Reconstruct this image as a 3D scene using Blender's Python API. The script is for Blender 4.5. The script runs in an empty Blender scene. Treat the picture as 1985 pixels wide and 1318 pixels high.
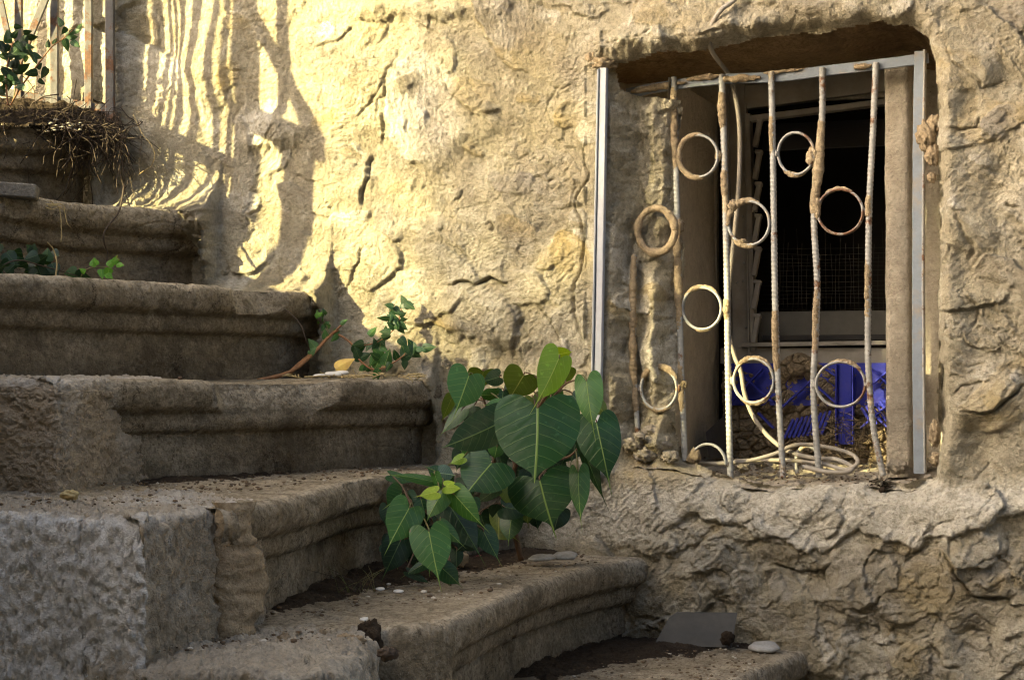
import bpy, math, random
import numpy as np
from mathutils import Vector

# ---------------------------------------------------------------- camera, world, sun, exposure
scene = bpy.context.scene
col = scene.collection
F = 3500.0                     # focal length in photograph pixels (photograph 1985 wide)
W0, H0, HOR = 1985.0, 1318.0, 735.0
cd = bpy.data.cameras.new("camera")
cam = bpy.data.objects.new("camera", cd); col.objects.link(cam)
cam.location = (0, 0, 0); cam.rotation_euler = (math.radians(90), 0, 0)
cd.sensor_width = 36.0; cd.lens = F / W0 * 36.0
cd.shift_y = (HOR - H0 / 2) / W0
cd.clip_start = 0.05; cd.clip_end = 500
scene.camera = cam

SUN_H = (0.88, 0.47)           # horizontal direction in which the sunlight travels
SUN_T = 0.404                  # tangent of the sun's elevation
sl = bpy.data.lights.new("sun", "SUN"); sl.energy = 5.0; sl.angle = math.radians(0.45)
sl.color = (1.0, 0.85, 0.42)
sun = bpy.data.objects.new("sun", sl); col.objects.link(sun)
hn = math.hypot(*SUN_H)
dvec = Vector((SUN_H[0] / hn, SUN_H[1] / hn, -SUN_T)).normalized()
sun.rotation_euler = dvec.to_track_quat('-Z', 'Y').to_euler()
sun.location = (-6, -3, 6)
world = bpy.data.worlds.new("World"); scene.world = world; world.use_nodes = True
wn = world.node_tree; bgn = wn.nodes["Background"]
sky = wn.nodes.new("ShaderNodeTexSky"); sky.sky_type = 'NISHITA'; sky.sun_disc = False
sky.sun_elevation = math.atan(SUN_T)
sky.sun_rotation = math.atan2(-dvec.x, -dvec.y)
sky.air_density = 0.6; sky.dust_density = 4.0; sky.ozone_density = 0.3
wmx = wn.nodes.new("ShaderNodeMix"); wmx.data_type = 'RGBA'; wmx.blend_type = 'MULTIPLY'; wmx.inputs[0].default_value = 1.0
wmx.inputs[7].default_value = (1.0, 0.965, 0.875, 1)     # warm dusty evening air
wn.links.new(sky.outputs[0], wmx.inputs[6]); wn.links.new(wmx.outputs[2], bgn.inputs[0])
bgn.inputs[1].default_value = 0.15
vs = scene.view_settings
vs.view_transform = 'Standard'; vs.look = 'None'; vs.gamma = 1.0; vs.exposure = 2.36

scene.cycles.use_denoising = True
scene.cycles.denoising_prefilter = 'ACCURATE'
scene.cycles.sample_clamp_indirect = 5.0
scene.cycles.filter_width = 1.2

# ---------------------------------------------------------------- helpers
rng = np.random.default_rng(7); random.seed(7)
TH = math.radians(20); CT, ST = math.cos(TH), math.sin(TH); Y0 = 3.6
NW = np.array([-ST, -CT, 0.0]); UW = np.array([CT, -ST, 0.0])      # wall normal (to the lane) and direction to the right

def wallpt(u, z, off=0.0):
    u = np.asarray(u, float)
    return np.stack([u * CT - off * ST, Y0 - u * ST - off * CT, z + 0 * u], -1)
def ow(px, py, off=0.0):
    "point where the sight line through a pixel meets the plane `off` in front of the wall"
    s = (px - W0 / 2) / F; v = (HOR - py) / F
    Y = (Y0 * CT - off) / (CT + ST * s)
    return np.array([s * Y, Y, v * Y])
def oy(px, py, Y):
    return np.array([(px - W0 / 2) / F * Y, Y, (HOR - py) / F * Y])
def oz(px, py, z):
    return oy(px, py, z * F / (HOR - py))
def topx(x, y, z):
    return W0 / 2 + F * x / y, HOR - F * z / y

_perm = np.random.default_rng(3).permutation(256); _perm = np.concatenate([_perm, _perm, _perm])
_g3 = np.random.default_rng(4).normal(size=(256, 3)); _g3 /= np.linalg.norm(_g3, axis=1)[:, None]
def noise3(x, y, z):
    x, y, z = np.broadcast_arrays(np.asarray(x, float), y, z)
    xi, yi, zi = np.floor(x), np.floor(y), np.floor(z)
    fx, fy, fz = x - xi, y - yi, z - zi
    xi = xi.astype(int) & 255; yi = yi.astype(int) & 255; zi = zi.astype(int) & 255
    u, v, w = [f * f * f * (f * (f * 6 - 15) + 10) for f in (fx, fy, fz)]
    r = 0
    for dx in (0, 1):
        a = _perm[xi + dx]
        for dy in (0, 1):
            b = _perm[a + yi + dy]
            for dz in (0, 1):
                g = _g3[_perm[b + zi + dz]]
                d = g[..., 0] * (fx - dx) + g[..., 1] * (fy - dy) + g[..., 2] * (fz - dz)
                r = r + d * (u if dx else 1 - u) * (v if dy else 1 - v) * (w if dz else 1 - w)
    return r * 1.6
def fbm(P, s, o=4, gain=.5, off=0.0, ridge=False):
    x, y, z = P[..., 0] * s + off, P[..., 1] * s + off * .7, P[..., 2] * s + off * 1.3
    a, t, r = 1.0, 0.0, 0
    for k in range(o):
        n = noise3(x, y, z)
        if ridge: n = 1 - 2 * np.abs(n)
        r = r + a * n; t += a; a *= gain
        x, y, z = x * 2.03 + 11, y * 2.03 + 5, z * 2.03 + 7
    return r / t
def sstep(a, b, x):
    t = np.clip((x - a) / (b - a), 0, 1); return t * t * (3 - 2 * t)

def catmull(pts, n):
    P = np.asarray(pts, float)
    if len(P) == 2: return P[0] + (P[1] - P[0]) * np.linspace(0, 1, n)[:, None]
    Q = np.vstack([2 * P[0] - P[1], P, 2 * P[-1] - P[-2]])
    seg = np.linalg.norm(np.diff(P, axis=0), axis=1); cum = np.concatenate([[0], np.cumsum(seg)])
    s = np.linspace(0, cum[-1], n); k = np.clip(np.searchsorted(cum, s, side='right') - 1, 0, len(P) - 2)
    t = ((s - cum[k]) / np.maximum(seg[k], 1e-9))[:, None]
    p0, p1, p2, p3 = Q[k], Q[k + 1], Q[k + 2], Q[k + 3]
    return .5 * (2 * p1 + (p2 - p0) * t + (2 * p0 - 5 * p1 + 4 * p2 - p3) * t ** 2 + (3 * p1 - p0 - 3 * p2 + p3) * t ** 3)

def mkobj(name, V, faces, mat, parent=None, smooth=True, attrs=None, uv=None):
    me = bpy.data.meshes.new(name)
    V = np.asarray(V, np.float32).reshape(-1, 3)
    if isinstance(faces, np.ndarray) and faces.ndim == 2:
        k = faces.shape[1]; n = len(faces)
        me.vertices.add(len(V)); me.vertices.foreach_set("co", V.ravel())
        me.loops.add(n * k); me.loops.foreach_set("vertex_index", faces.astype(np.int32).ravel())
        me.polygons.add(n); me.polygons.foreach_set("loop_start", np.arange(n, dtype=np.int32) * k)
        me.polygons.foreach_set("loop_total", np.full(n, k, np.int32))
        me.update(calc_edges=True)
    else:
        me.from_pydata(V.tolist(), [], [list(map(int, f)) for f in faces])
    me.polygons.foreach_set("use_smooth", np.full(len(me.polygons), smooth))
    if attrs:
        for k_, a in attrs.items():
            at = me.attributes.new(k_, 'FLOAT', 'POINT'); at.data.foreach_set("value", np.asarray(a, np.float32).ravel())
    if uv is not None:
        l = me.uv_layers.new(name="UVMap"); vi = np.empty(len(me.loops), np.int32); me.loops.foreach_get("vertex_index", vi)
        l.data.foreach_set("uv", np.asarray(uv, np.float32)[vi].ravel())
    me.validate()
    me.materials.append(mat)
    o = bpy.data.objects.new(name, me); col.objects.link(o)
    if parent: o.parent = parent
    return o
def tag(o, label=None, cat=None, group=None, kind=None):
    if label: o["label"] = label
    if cat: o["category"] = cat
    if group: o["group"] = group
    if kind: o["kind"] = kind
    return o
def empty(name, label, cat, group=None):
    o = bpy.data.objects.new(name, None); col.objects.link(o); o.empty_display_size = .1
    return tag(o, label, cat, group)
def gridfaces(nu, nv, mask=None, flip=False, wrap=False):
    i = np.arange(nu if wrap else nu - 1)[:, None]; j = np.arange(nv - 1)[None, :]
    i2 = (i + 1) % nu
    f = np.stack([i * nv + j, i2 * nv + j, i2 * nv + j + 1, i * nv + j + 1], -1)
    if flip: f = f[..., ::-1]
    if mask is not None: f = f[mask]
    return f.reshape(-1, 4)
def gridnormals(P):
    a = np.gradient(P, axis=0); b = np.gradient(P, axis=1)
    n = np.cross(a, b); return n / np.maximum(np.linalg.norm(n, axis=-1), 1e-12)[..., None]
class MB:
    "collects pieces and links them as one mesh object"
    def __init__(s): s.V = []; s.F = []; s.n = 0; s.UV = []
    def add(s, V, Fc, uv=None):
        V = np.asarray(V, float).reshape(-1, 3)
        s.F += [tuple(int(i) + s.n for i in f) for f in Fc]
        s.V.append(V); s.n += len(V)
        if uv is not None: s.UV.append(np.asarray(uv, float))
    def build(s, name, mat, parent=None, smooth=True):
        return mkobj(name, np.vstack(s.V), s.F, mat, parent, smooth, uv=np.vstack(s.UV) if s.UV else None)
    def tube(s, pts, r, seg=8, n=None, cap=True, rough=0.0, nfreq=60, rib=None, flat=1.0):
        P = np.asarray(pts, float) if n is None else catmull(pts, n)
        n = len(P); T = np.gradient(P, axis=0); T /= np.maximum(np.linalg.norm(T, axis=1), 1e-9)[:, None]
        up = np.array([0, 0, 1.0]) if abs(T[0][2]) < .9 else np.array([0, 1.0, 0])
        A = []; a = np.cross(T[0], up); a /= np.linalg.norm(a)
        for k in range(n):
            a = a - T[k] * np.dot(a, T[k]); a /= max(np.linalg.norm(a), 1e-9); A.append(a)
        A = np.array(A); B = np.cross(T, A)
        R = np.broadcast_to(np.asarray(r, float), (n,)) if np.ndim(r) <= 1 else r
        th = np.linspace(0, 2 * math.pi, seg, endpoint=False)
        ca, sa = np.cos(th), np.sin(th) * flat
        rad = R[:, None] * np.ones(seg)
        if rib is not None:
            arc = np.concatenate([[0], np.cumsum(np.linalg.norm(np.diff(P, axis=0), axis=1))])
            w = np.sin(2 * math.pi * arc[:, None] / rib[0] + th[None, :] * 1.0)
            rad = rad * (1 + rib[1] * sstep(.1, .8, w))
        V = P[:, None] + rad[..., None] * (ca[None, :, None] * A[:, None] + sa[None, :, None] * B[:, None])
        if rough:
            nr = V - P[:, None]; nr /= np.maximum(np.linalg.norm(nr, axis=-1), 1e-9)[..., None]
            V = V + nr * (rough * fbm(V, nfreq, 3))[..., None]
        Fc = [(k * seg + j, k * seg + (j + 1) % seg, (k + 1) * seg + (j + 1) % seg, (k + 1) * seg + j) for k in range(n - 1) for j in range(seg)]
        if cap: Fc += [tuple(range(seg - 1, -1, -1)), tuple(range((n - 1) * seg, n * seg))]
        s.add(V.reshape(-1, 3), Fc)
    def box(s, c, ax, half, bev=0.0):
        "box with centre c, three unit axes ax and half sizes, chamfered"
        ax = np.asarray(ax, float); h = np.asarray(half, float); b = min(bev, .45 * h.min())
        V = []; 
        for sx in (-1, 1):
            for sy in (-1, 1):
                for sz in (-1, 1):
                    S = np.array([sx, sy, sz])
                    for k in range(3):
                        q = h - b; q = q.copy(); q[k] = h[k]
                        V.append(c + (S * q) @ ax)
        idx = lambda sx, sy, sz, k: (((sx > 0) * 2 + (sy > 0)) * 2 + (sz > 0)) * 3 + k
        Fc = []
        for k in range(3):
            o1, o2 = (k + 1) % 3, (k + 2) % 3
            for sg in (-1, 1):
                q = []
                for (a_, b_) in ((-1, -1), (1, -1), (1, 1), (-1, 1)):
                    S = [0, 0, 0]; S[k] = sg; S[o1] = a_; S[o2] = b_; q.append(idx(*S, k))
                Fc.append(tuple(q if sg > 0 else q[::-1]))
        if b > 0:
            for k in range(3):
                o1, o2 = (k + 1) % 3, (k + 2) % 3
                for a_ in (-1, 1):
                    for b_ in (-1, 1):
                        S1 = [0, 0, 0]; S1[k] = -1; S1[o1] = a_; S1[o2] = b_; S2 = list(S1); S2[k] = 1
                        q = (idx(*S1, o1), idx(*S2, o1), idx(*S2, o2), idx(*S1, o2))
                        Fc.append(q if a_ * b_ > 0 else q[::-1])
            for sx in (-1, 1):
                for sy in (-1, 1):
                    for sz in (-1, 1):
                        q = (idx(sx, sy, sz, 0), idx(sx, sy, sz, 1), idx(sx, sy, sz, 2)); Fc.append(q if sx * sy * sz > 0 else q[::-1])
        s.add(V, Fc)
    def rock(s, c, r, seed=0, squash=(1, 1, 1), rough=.35, n=10, freq=1.2):
        "lumpy stone: a displaced sphere"
        th = np.linspace(0, math.pi, n)[:, None]; ph = np.linspace(0, 2 * math.pi, 2 * n, endpoint=False)[None, :]
        D = np.stack([np.sin(th) * np.cos(ph), np.sin(th) * np.sin(ph), np.cos(th) + 0 * ph], -1)
        rad = 1 + rough * fbm(D, freq, 3, off=seed * 3.7 + 1)
        V = np.asarray(c) + r * D * rad[..., None] * np.asarray(squash)
        m = 2 * n
        Fc = [(i * m + j, (i + 1) * m + j, (i + 1) * m + (j + 1) % m, i * m + (j + 1) % m) for i in range(n - 1) for j in range(m)]
        s.add(V.reshape(-1, 3), Fc)
WAX = np.array([UW, [0, 0, 1.0], NW])       # axes of the wall: along, up, out

# ---------------------------------------------------------------- materials
def nodes(name):
    m = bpy.data.materials.new(name); m.use_nodes = True
    nt = m.node_tree; b = nt.nodes["Principled BSDF"]
    return m, nt, b
class G:
    "tiny node graph writer"
    def __init__(s, nt):
        s.nt = nt; s.tc = nt.nodes.new("ShaderNodeTexCoord").outputs["Object"]
    def new(s, t): return s.nt.nodes.new(t)
    def put(s, inp, v):
        if hasattr(v, "is_linked"): s.nt.links.new(v, inp)
        elif isinstance(v, tuple) and len(v) == 3 and inp.type == 'RGBA': inp.default_value = (*v, 1)
        else: inp.default_value = v
    def noise(s, scale, detail=6, rough=.6, dist=0.0, vec=None, out=0):
        n = s.new("ShaderNodeTexNoise"); s.put(n.inputs["Vector"], vec or s.tc)
        n.inputs["Scale"].default_value = scale; n.inputs["Detail"].default_value = detail
        n.inputs["Roughness"].default_value = rough; n.inputs["Distortion"].default_value = dist
        return n.outputs[out]
    def vor(s, scale, feature='F1', out=0, rnd=1.0, vec=None):
        n = s.new("ShaderNodeTexVoronoi"); n.feature = feature; s.put(n.inputs["Vector"], vec or s.tc)
        n.inputs["Scale"].default_value = scale; n.inputs["Randomness"].default_value = rnd
        return n.outputs[out]
    def mapv(s, scale=(1, 1, 1), rot=(0, 0, 0), vec=None):
        n = s.new("ShaderNodeMapping"); s.put(n.inputs[0], vec or s.tc); n.inputs[3].default_value = scale; n.inputs[2].default_value = rot
        return n.outputs[0]
    def math(s, op, a, b=0.0, clamp=False):
        n = s.new("ShaderNodeMath"); n.operation = op; n.use_clamp = clamp
        s.put(n.inputs[0], a); s.put(n.inputs[1], b); return n.outputs[0]
    def rng(s, v, a, b, c=0.0, d=1.0):
        n = s.new("ShaderNodeMapRange"); s.put(n.inputs[0], v)
        for i, x in enumerate((a, b, c, d)): n.inputs[i + 1].default_value = x
        return n.outputs[0]
    def mix(s, f, a, b, mode='MIX'):
        n = s.new("ShaderNodeMix"); n.data_type = 'RGBA'; n.blend_type = mode
        s.put(n.inputs[0], f); s.put(n.inputs[6], a); s.put(n.inputs[7], b); return n.outputs[2]
    def attr(s, name):
        n = s.new("ShaderNodeAttribute"); n.attribute_name = name; return n.outputs["Fac"]
    def bump(s, h, strength=1.0, dist=.002, prev=None):
        n = s.new("ShaderNodeBump"); s.put(n.inputs["Height"], h); n.inputs["Strength"].default_value = strength
        n.inputs["Distance"].default_value = dist
        if prev is not None: s.nt.links.new(prev, n.inputs["Normal"])
        return n.outputs[0]
def earthy(name, c1, c2, c3, pale=(.6, .54, .42), dark=(.05, .035, .02), big=3.0, grain=1.0, stain=.55, rough=.93, lines=0.0, use_attr=True, blotch=9.0, spk=1.0, crack=0.0):
    m, nt, b = nodes(name); g = G(nt)
    n1 = g.noise(big, 5, .6, .3); n2 = g.noise(blotch, 8, .65, .4); n3 = g.noise(70, 8, .7); n4 = g.noise(320, 4, .6)
    c = g.mix(g.rng(n1, .35, .65), c1, c2)
    c = g.mix(g.rng(n2, .45, .72), c, c3)
    c = g.mix(g.rng(g.noise(blotch * 2.3, 8, .7, .2, vec=g.mapv((1, 1, .6))), .60, .78, 0, .5), c, pale)
    if use_attr:
        c = g.mix(g.attr("ochre"), c, (.46, .34, .13)); c = g.mix(g.attr("grey"), c, (.30, .27, .23)); c = g.mix(g.attr("pale"), c, pale)
    st = g.rng(g.noise(5.5, 10, .75, .5, vec=g.mapv((1, 1, 1.4))), stain, stain + .16, 0, .75)
    c = g.mix(st, c, dark)
    if use_attr: c = g.mix(g.math('MULTIPLY', g.attr("dirt"), g.rng(n3, .3, .65, .35, 1.0)), c, dark)
    n5 = g.noise(38, 9, .75, .6); n6 = g.noise(150, 5, .7)
    c = g.mix(g.rng(n5, .38, .52, .55 * spk, 0.0), c, tuple(.42 * q for q in c1))
    c = g.mix(g.rng(n5, .55, .70, 0, .38 * spk), c, tuple(min(1, 1.45 * q + .02) for q in c2))
    c = g.mix(g.rng(n6, .36, .52, .55 * spk, 0.0), c, tuple(.35 * q for q in c1))
    c = g.mix(g.rng(n3, .3, .7, .42, 0.0), c, (.5 * c1[0], .48 * c1[1], .45 * c1[2]))
    c = g.mix(g.rng(n4, .62, .75, 0, .35), c, pale)
    if crack:
        cv = g.new("ShaderNodeTexVoronoi"); cv.feature = 'DISTANCE_TO_EDGE'; cv.inputs["Scale"].default_value = 7.0
        wv = g.new("ShaderNodeMix"); wv.data_type = 'RGBA'; wv.blend_type = 'ADD'; wv.inputs[0].default_value = .12; g.put(wv.inputs[6], g.tc); g.put(wv.inputs[7], g.noise(16, 5, .7, out=1)); nt.links.new(wv.outputs[2], cv.inputs["Vector"])
        cl = g.math('MULTIPLY', g.rng(cv.outputs[0], 0.0, .014, 1, 0), g.rng(g.noise(4.5, 3), .48, .56, 0, .85 * crack)); c = g.mix(cl, c, dark)
    pit = g.rng(g.vor(110), .0, .16, 1, 0)
    c = g.mix(g.math('MULTIPLY', pit, g.rng(n2, .5, .6)), c, dark)
    nt.links.new(c, b.inputs["Base Color"]); b.inputs["Roughness"].default_value = rough
    b.inputs["Specular IOR Level"].default_value = .15
    h = g.math('ADD', g.math('ADD', g.math('MULTIPLY', n3, 1.2), g.math('MULTIPLY', n6, .7)), g.math('MULTIPLY', n4, .35))
    h = g.math('SUBTRACT', h, g.math('MULTIPLY', pit, .25))
    if lines:
        ln = g.noise(1.0, 5, .65, .8, vec=g.mapv((22, 22, 190))); h = g.math('ADD', h, g.math('MULTIPLY', ln, lines))
    nrm = g.bump(h, 1.0, .0045 * grain)
    nt.links.new(nrm, b.inputs["Normal"])
    return m
def simple(name, c, rough=.6, metal=0.0, spec=.4, var=.25, vs_=40, c2=None, bump=.001, thr=(.4, .7)):
    m, nt, b = nodes(name); g = G(nt)
    n = g.noise(vs_, 8, .65)
    cc = g.mix(g.rng(n, *thr), c, c2 or tuple(x * (1 - var) for x in c))
    cc = g.mix(g.rng(g.noise(vs_ * 6, 4), .35, .65, .25, 0), cc, tuple(x * .6 for x in c))
    nt.links.new(cc, b.inputs["Base Color"]); b.inputs["Roughness"].default_value = rough
    b.inputs["Metallic"].default_value = metal; b.inputs["Specular IOR Level"].default_value = spec
    if bump: nt.links.new(g.bump(g.noise(vs_ * 5, 6), .8, bump), b.inputs["Normal"])
    return m
M = {}
M['plaster'] = earthy("wall_plaster", (.41, .36, .245), (.48, .435, .325), (.37, .325, .235), pale=(.74, .71, .62), stain=.62, grain=1.9, spk=.85)
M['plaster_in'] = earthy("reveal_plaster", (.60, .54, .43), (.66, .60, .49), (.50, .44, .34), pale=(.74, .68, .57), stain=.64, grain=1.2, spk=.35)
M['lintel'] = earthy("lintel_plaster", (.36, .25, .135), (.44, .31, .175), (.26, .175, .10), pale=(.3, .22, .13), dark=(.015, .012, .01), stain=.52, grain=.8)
M['stone'] = earthy("step_limestone", (.27, .22, .145), (.38, .32, .225), (.21, .17, .11), pale=(.70, .63, .50), dark=(.022, .016, .010), stain=.51, grain=1.5, spk=1.25, crack=1.0)
M['roughcast'] = earthy("pale_roughcast", (.46, .38, .27), (.52, .44, .32), (.38, .31, .22), pale=(.93, .91, .85), dark=(.12, .10, .075), stain=.78, grain=2.4, spk=.32)
M['mortar'] = earthy("mortar", (.36, .28, .18), (.42, .34, .22), (.30, .23, .15), pale=(.5, .44, .33), stain=.68, grain=1.0, use_attr=False)
M['sill'] = earthy("sill_mortar", (.46, .42, .34), (.40, .35, .27), (.33, .28, .21), pale=(.62, .59, .52), stain=.64, grain=1.2, use_attr=False)
M['slab'] = earthy("grey_slab", (.20, .19, .165), (.24, .22, .19), (.15, .14, .12), use_attr=False, stain=.6)
M['soil'] = earthy("soil", (.05, .035, .022), (.075, .055, .035), (.03, .022, .015), pale=(.2, .16, .1), dark=(.012, .01, .008), grain=2.0, use_attr=False)
M['crumb'] = simple("dry_crumbs", (.16, .11, .065), .9, c2=(.03, .022, .016), vs_=60)
M['chip'] = simple("pale_chips", (.5, .46, .38), .85, vs_=60)
M['alu'] = simple("white_aluminium", (.38, .40, .43), .45, .0, .5, vs_=14, c2=(.36, .37, .40))
M['bluegrey'] = simple("blue_grey_paint", (.17, .20, .235), .55, 0, .4, vs_=22, c2=(.24, .20, .15), thr=(.52, .72))
M['frame_white'] = simple("dirty_white_frame", (.36, .335, .285), .55, vs_=12, c2=(.22, .19, .15))
M['cable'] = simple("dusty_cable", (.30, .275, .23), .6, vs_=20, c2=(.28, .24, .18))
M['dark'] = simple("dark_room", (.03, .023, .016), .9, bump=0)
M['pier'] = earthy('pier_plaster', (.36, .32, .255), (.42, .375, .30), (.30, .26, .20), pale=(.52, .48, .40), stain=.62, grain=1.0, spk=.6, use_attr=False)
M['redroot'] = simple('red_root', (.26, .12, .045), .6, c2=(.13, .06, .025), vs_=90)
M['darkglass'] = simple("dusty_dark_glass", (.022, .021, .020), .28, 0, .5, vs_=9, c2=(.04, .036, .03))
M['mesh'] = simple("insect_mesh_wire", (.045, .038, .026), .8, bump=0)
M['blue'] = simple("blue_plastic", (.022, .032, .36), .42, 0, .4, vs_=30, c2=(.07, .06, .30), thr=(.5, .8))
M['greyplate'] = simple("grey_plastic_plate", (.035, .037, .038), .4, 0, .5, vs_=14, c2=(.075, .072, .062), thr=(.35, .75))
M['white'] = simple("white_scrap", (.55, .54, .50), .6, vs_=30)
M['shell'] = simple("pale_shard", (.33, .325, .30), .6, vs_=70, c2=(.20, .185, .16))
M['root'] = simple("dry_root", (.055, .038, .024), .85, c2=(.03, .02, .013))
M['straw'] = simple("dry_straw", (.42, .33, .15), .8, c2=(.26, .19, .09))
M['redstem'] = simple("red_brown_stem", (.11, .06, .03), .6, c2=(.07, .045, .02), vs_=90)
M['greenstem'] = simple("green_stem", (.10, .12, .03), .55, c2=(.12, .07, .03), vs_=40)
M['yleaf'] = simple("yellow_dead_leaf", (.55, .40, .08), .6, c2=(.40, .24, .06))
M['bark'] = simple("bark", (.12, .09, .06), .9)
M['housewall'] = simple("ochre_render", (.50, .40, .26), .9, vs_=3)
M['ground'] = earthy("lane_paving", (.26, .21, .15), (.30, .25, .18), (.22, .18, .13), use_attr=False)

def rusty(name, paint, rough=.55, amt=.56, mud=.58):
    m, nt, b = nodes(name); g = G(nt)
    c = g.mix(g.rng(g.noise(60, 6), .35, .65), paint, tuple(x * .7 for x in paint))
    r = g.mix(g.rng(g.noise(120, 5), .3, .7), (.17, .078, .03), (.055, .025, .014))
    c = g.mix(g.rng(g.noise(26, 8, .7, .3, vec=g.mapv((1, 1, .5))), mud, mud + .06), c, (.38, .31, .2))
    c = g.mix(g.rng(g.noise(19, 10, .75, .2), amt, amt + .05), c, r)
    nt.links.new(c, b.inputs[0]); b.inputs["Roughness"].default_value = rough
    nt.links.new(g.bump(g.noise(150, 6), .8, .0012), b.inputs["Normal"]); return m
M['rebar'] = rusty("painted_rebar", (.32, .325, .31), amt=.59, mud=.585)
M['rebar_rust'] = rusty("rusty_rebar", (.30, .30, .28), amt=.54, mud=.58)
M['fence'] = rusty("rusty_fence_paint", (.13, .125, .12), amt=.50, mud=.66)

def leafmat(name, c, vein, back=None, rough=.42, trans=.25, nv=7.0, dust=.0):
    m, nt, b = nodes(name); g = G(nt)
    uv = g.new("ShaderNodeUVMap").outputs[0]; sp = g.new("ShaderNodeSeparateXYZ"); g.put(sp.inputs[0], uv)
    x = g.math('ABSOLUTE', sp.outputs[0]); y = sp.outputs[1]
    wob = g.math('MULTIPLY', g.noise(30, 2), .05)
    t = g.math('ADD', g.math('SUBTRACT', y, g.math('MULTIPLY', g.math('POWER', x, 1.25), .62)), wob)
    fr = g.math('ABSOLUTE', g.math('SUBTRACT', g.math('FRACT', g.math('MULTIPLY', t, nv)), .5))
    lat = g.rng(fr, 0.0, .045, .5, 0.0)
    lat = g.math('MULTIPLY', lat, g.rng(x, .0, 1.0, 1.0, .35))
    mid = g.rng(x, .006, .018, 1.0, 0.0)
    v = g.math('MAXIMUM', lat, mid)
    n = g.noise(14, 5); cc = g.mix(g.rng(n, .3, .7), c, tuple(q * .68 for q in c))
    cc = g.mix(g.rng(g.noise(90, 3), .62, .7, 0, .35), cc, tuple(min(1, q * 1.7 + .03) for q in c))
    cc = g.mix(g.rng(g.noise(26, 6), .5, .75, 0, dust), cc, (.26, .25, .19))
    cc = g.mix(g.rng(g.noise(34, 3, .5, .4), .70, .735, 0, .85), cc, (.12, .07, .025))
    cc = g.mix(v, cc, vein)
    nt.links.new(cc, b.inputs[0]); b.inputs["Roughness"].default_value = rough; b.inputs["Specular IOR Level"].default_value = .45
    nt.links.new(g.bump(g.math('SUBTRACT', g.math('MULTIPLY', g.noise(120, 3), .15), v), .5, .0012), b.inputs["Normal"])
    tr = g.new("ShaderNodeBsdfTranslucent"); g.put(tr.inputs[0], g.mix(1.0, cc, (1.0, 1.1, .35), 'MULTIPLY'))
    mx = g.new("ShaderNodeMixShader"); mx.inputs[0].default_value = trans
    out = nt.nodes["Material Output"]
    nt.links.new(b.outputs[0], mx.inputs[1]); nt.links.new(tr.outputs[0], mx.inputs[2]); nt.links.new(mx.outputs[0], out.inputs[0])
    return m
M['lf_dark'] = leafmat("leaf_dark", (.014, .068, .014), (.17, .27, .06), dust=.10)
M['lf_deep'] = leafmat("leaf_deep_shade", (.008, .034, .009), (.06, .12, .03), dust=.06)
M['lf_blue'] = leafmat("leaf_dusty_blue_green", (.045, .10, .065), (.22, .32, .16), dust=.3)
M['lf_mid'] = leafmat("leaf_mid_green", (.05, .15, .03), (.24, .36, .08), trans=.3)
M['lf_fresh'] = leafmat("leaf_fresh_green", (.20, .36, .025), (.38, .48, .10), trans=.35)
M['lf_yellow'] = leafmat("leaf_yellow_green", (.33, .48, .02), (.55, .65, .10), trans=.4)
M['lf_olive'] = leafmat("leaf_olive", (.10, .15, .02), (.24, .26, .06), trans=.35)
M['lf_small'] = leafmat("small_leaf_dark", (.03, .085, .035), (.12, .2, .06), dust=.15, nv=4)
M['lf_grn'] = leafmat("small_leaf_bright", (.10, .30, .02), (.3, .45, .08), trans=.35, nv=4)

# ================================================================ THE HOUSE WALL
TREADS = [(-1.60, .53, 'D'), (-.61, .353, 'C'), (-.365, .179, 'B'), (-.148, 0.0, 'A'), (.07, -.172, 'E'), (.30, -.344, 'F'), (.57, -.509, 'G'), (.9, -.70, 'H')]

def polyline_dist(X, Y, pts):
    d = np.full(X.shape, 1e9); side = np.zeros(X.shape); tt = np.zeros(X.shape)
    for k, ((x0, y0), (x1, y1)) in enumerate(zip(pts[:-1], pts[1:])):
        dx, dy = x1 - x0, y1 - y0; L = dx * dx + dy * dy
        t = np.clip(((X - x0) * dx + (Y - y0) * dy) / L, 0, 1)
        q = np.hypot(X - x0 - t * dx, Y - y0 - t * dy)
        s = np.sign((X - x0) * dy - (Y - y0) * dx)
        m = q < d; d = np.where(m, q, d); side = np.where(m, s, side); tt = np.where(m, (k + t) / (len(pts) - 1), tt)
    return d, side, tt
def in_poly(X, Y, pts):
    r = np.zeros(X.shape, bool)
    n = len(pts)
    for i in range(n):
        x0, y0 = pts[i]; x1, y1 = pts[(i + 1) % n]
        c = ((y0 > Y) != (y1 > Y)); 
        with np.errstate(divide='ignore', invalid='ignore'):
            xi = x0 + (Y - y0) * (x1 - x0) / (y1 - y0)
        r ^= c & (X < xi)
    return r

OPEN = [(1186, 128), (1240, 108), (1330, 98), (1420, 80), (1520, 66), (1620, 52), (1700, 40), (1765, 44), (1800, 70), (1813, 125), (1818, 300),
        (1822, 500), (1818, 700), (1822, 860), (1812, 925), (1760, 940), (1700, 936), (1600, 940), (1500, 944), (1420, 930), (1340, 905), (1300, 880), (1290, 840),
        (1300, 700), (1293, 600), (1303, 480), (1290, 400), (1296, 300), (1300, 185), (1240, 182), (1200, 176)]

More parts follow.
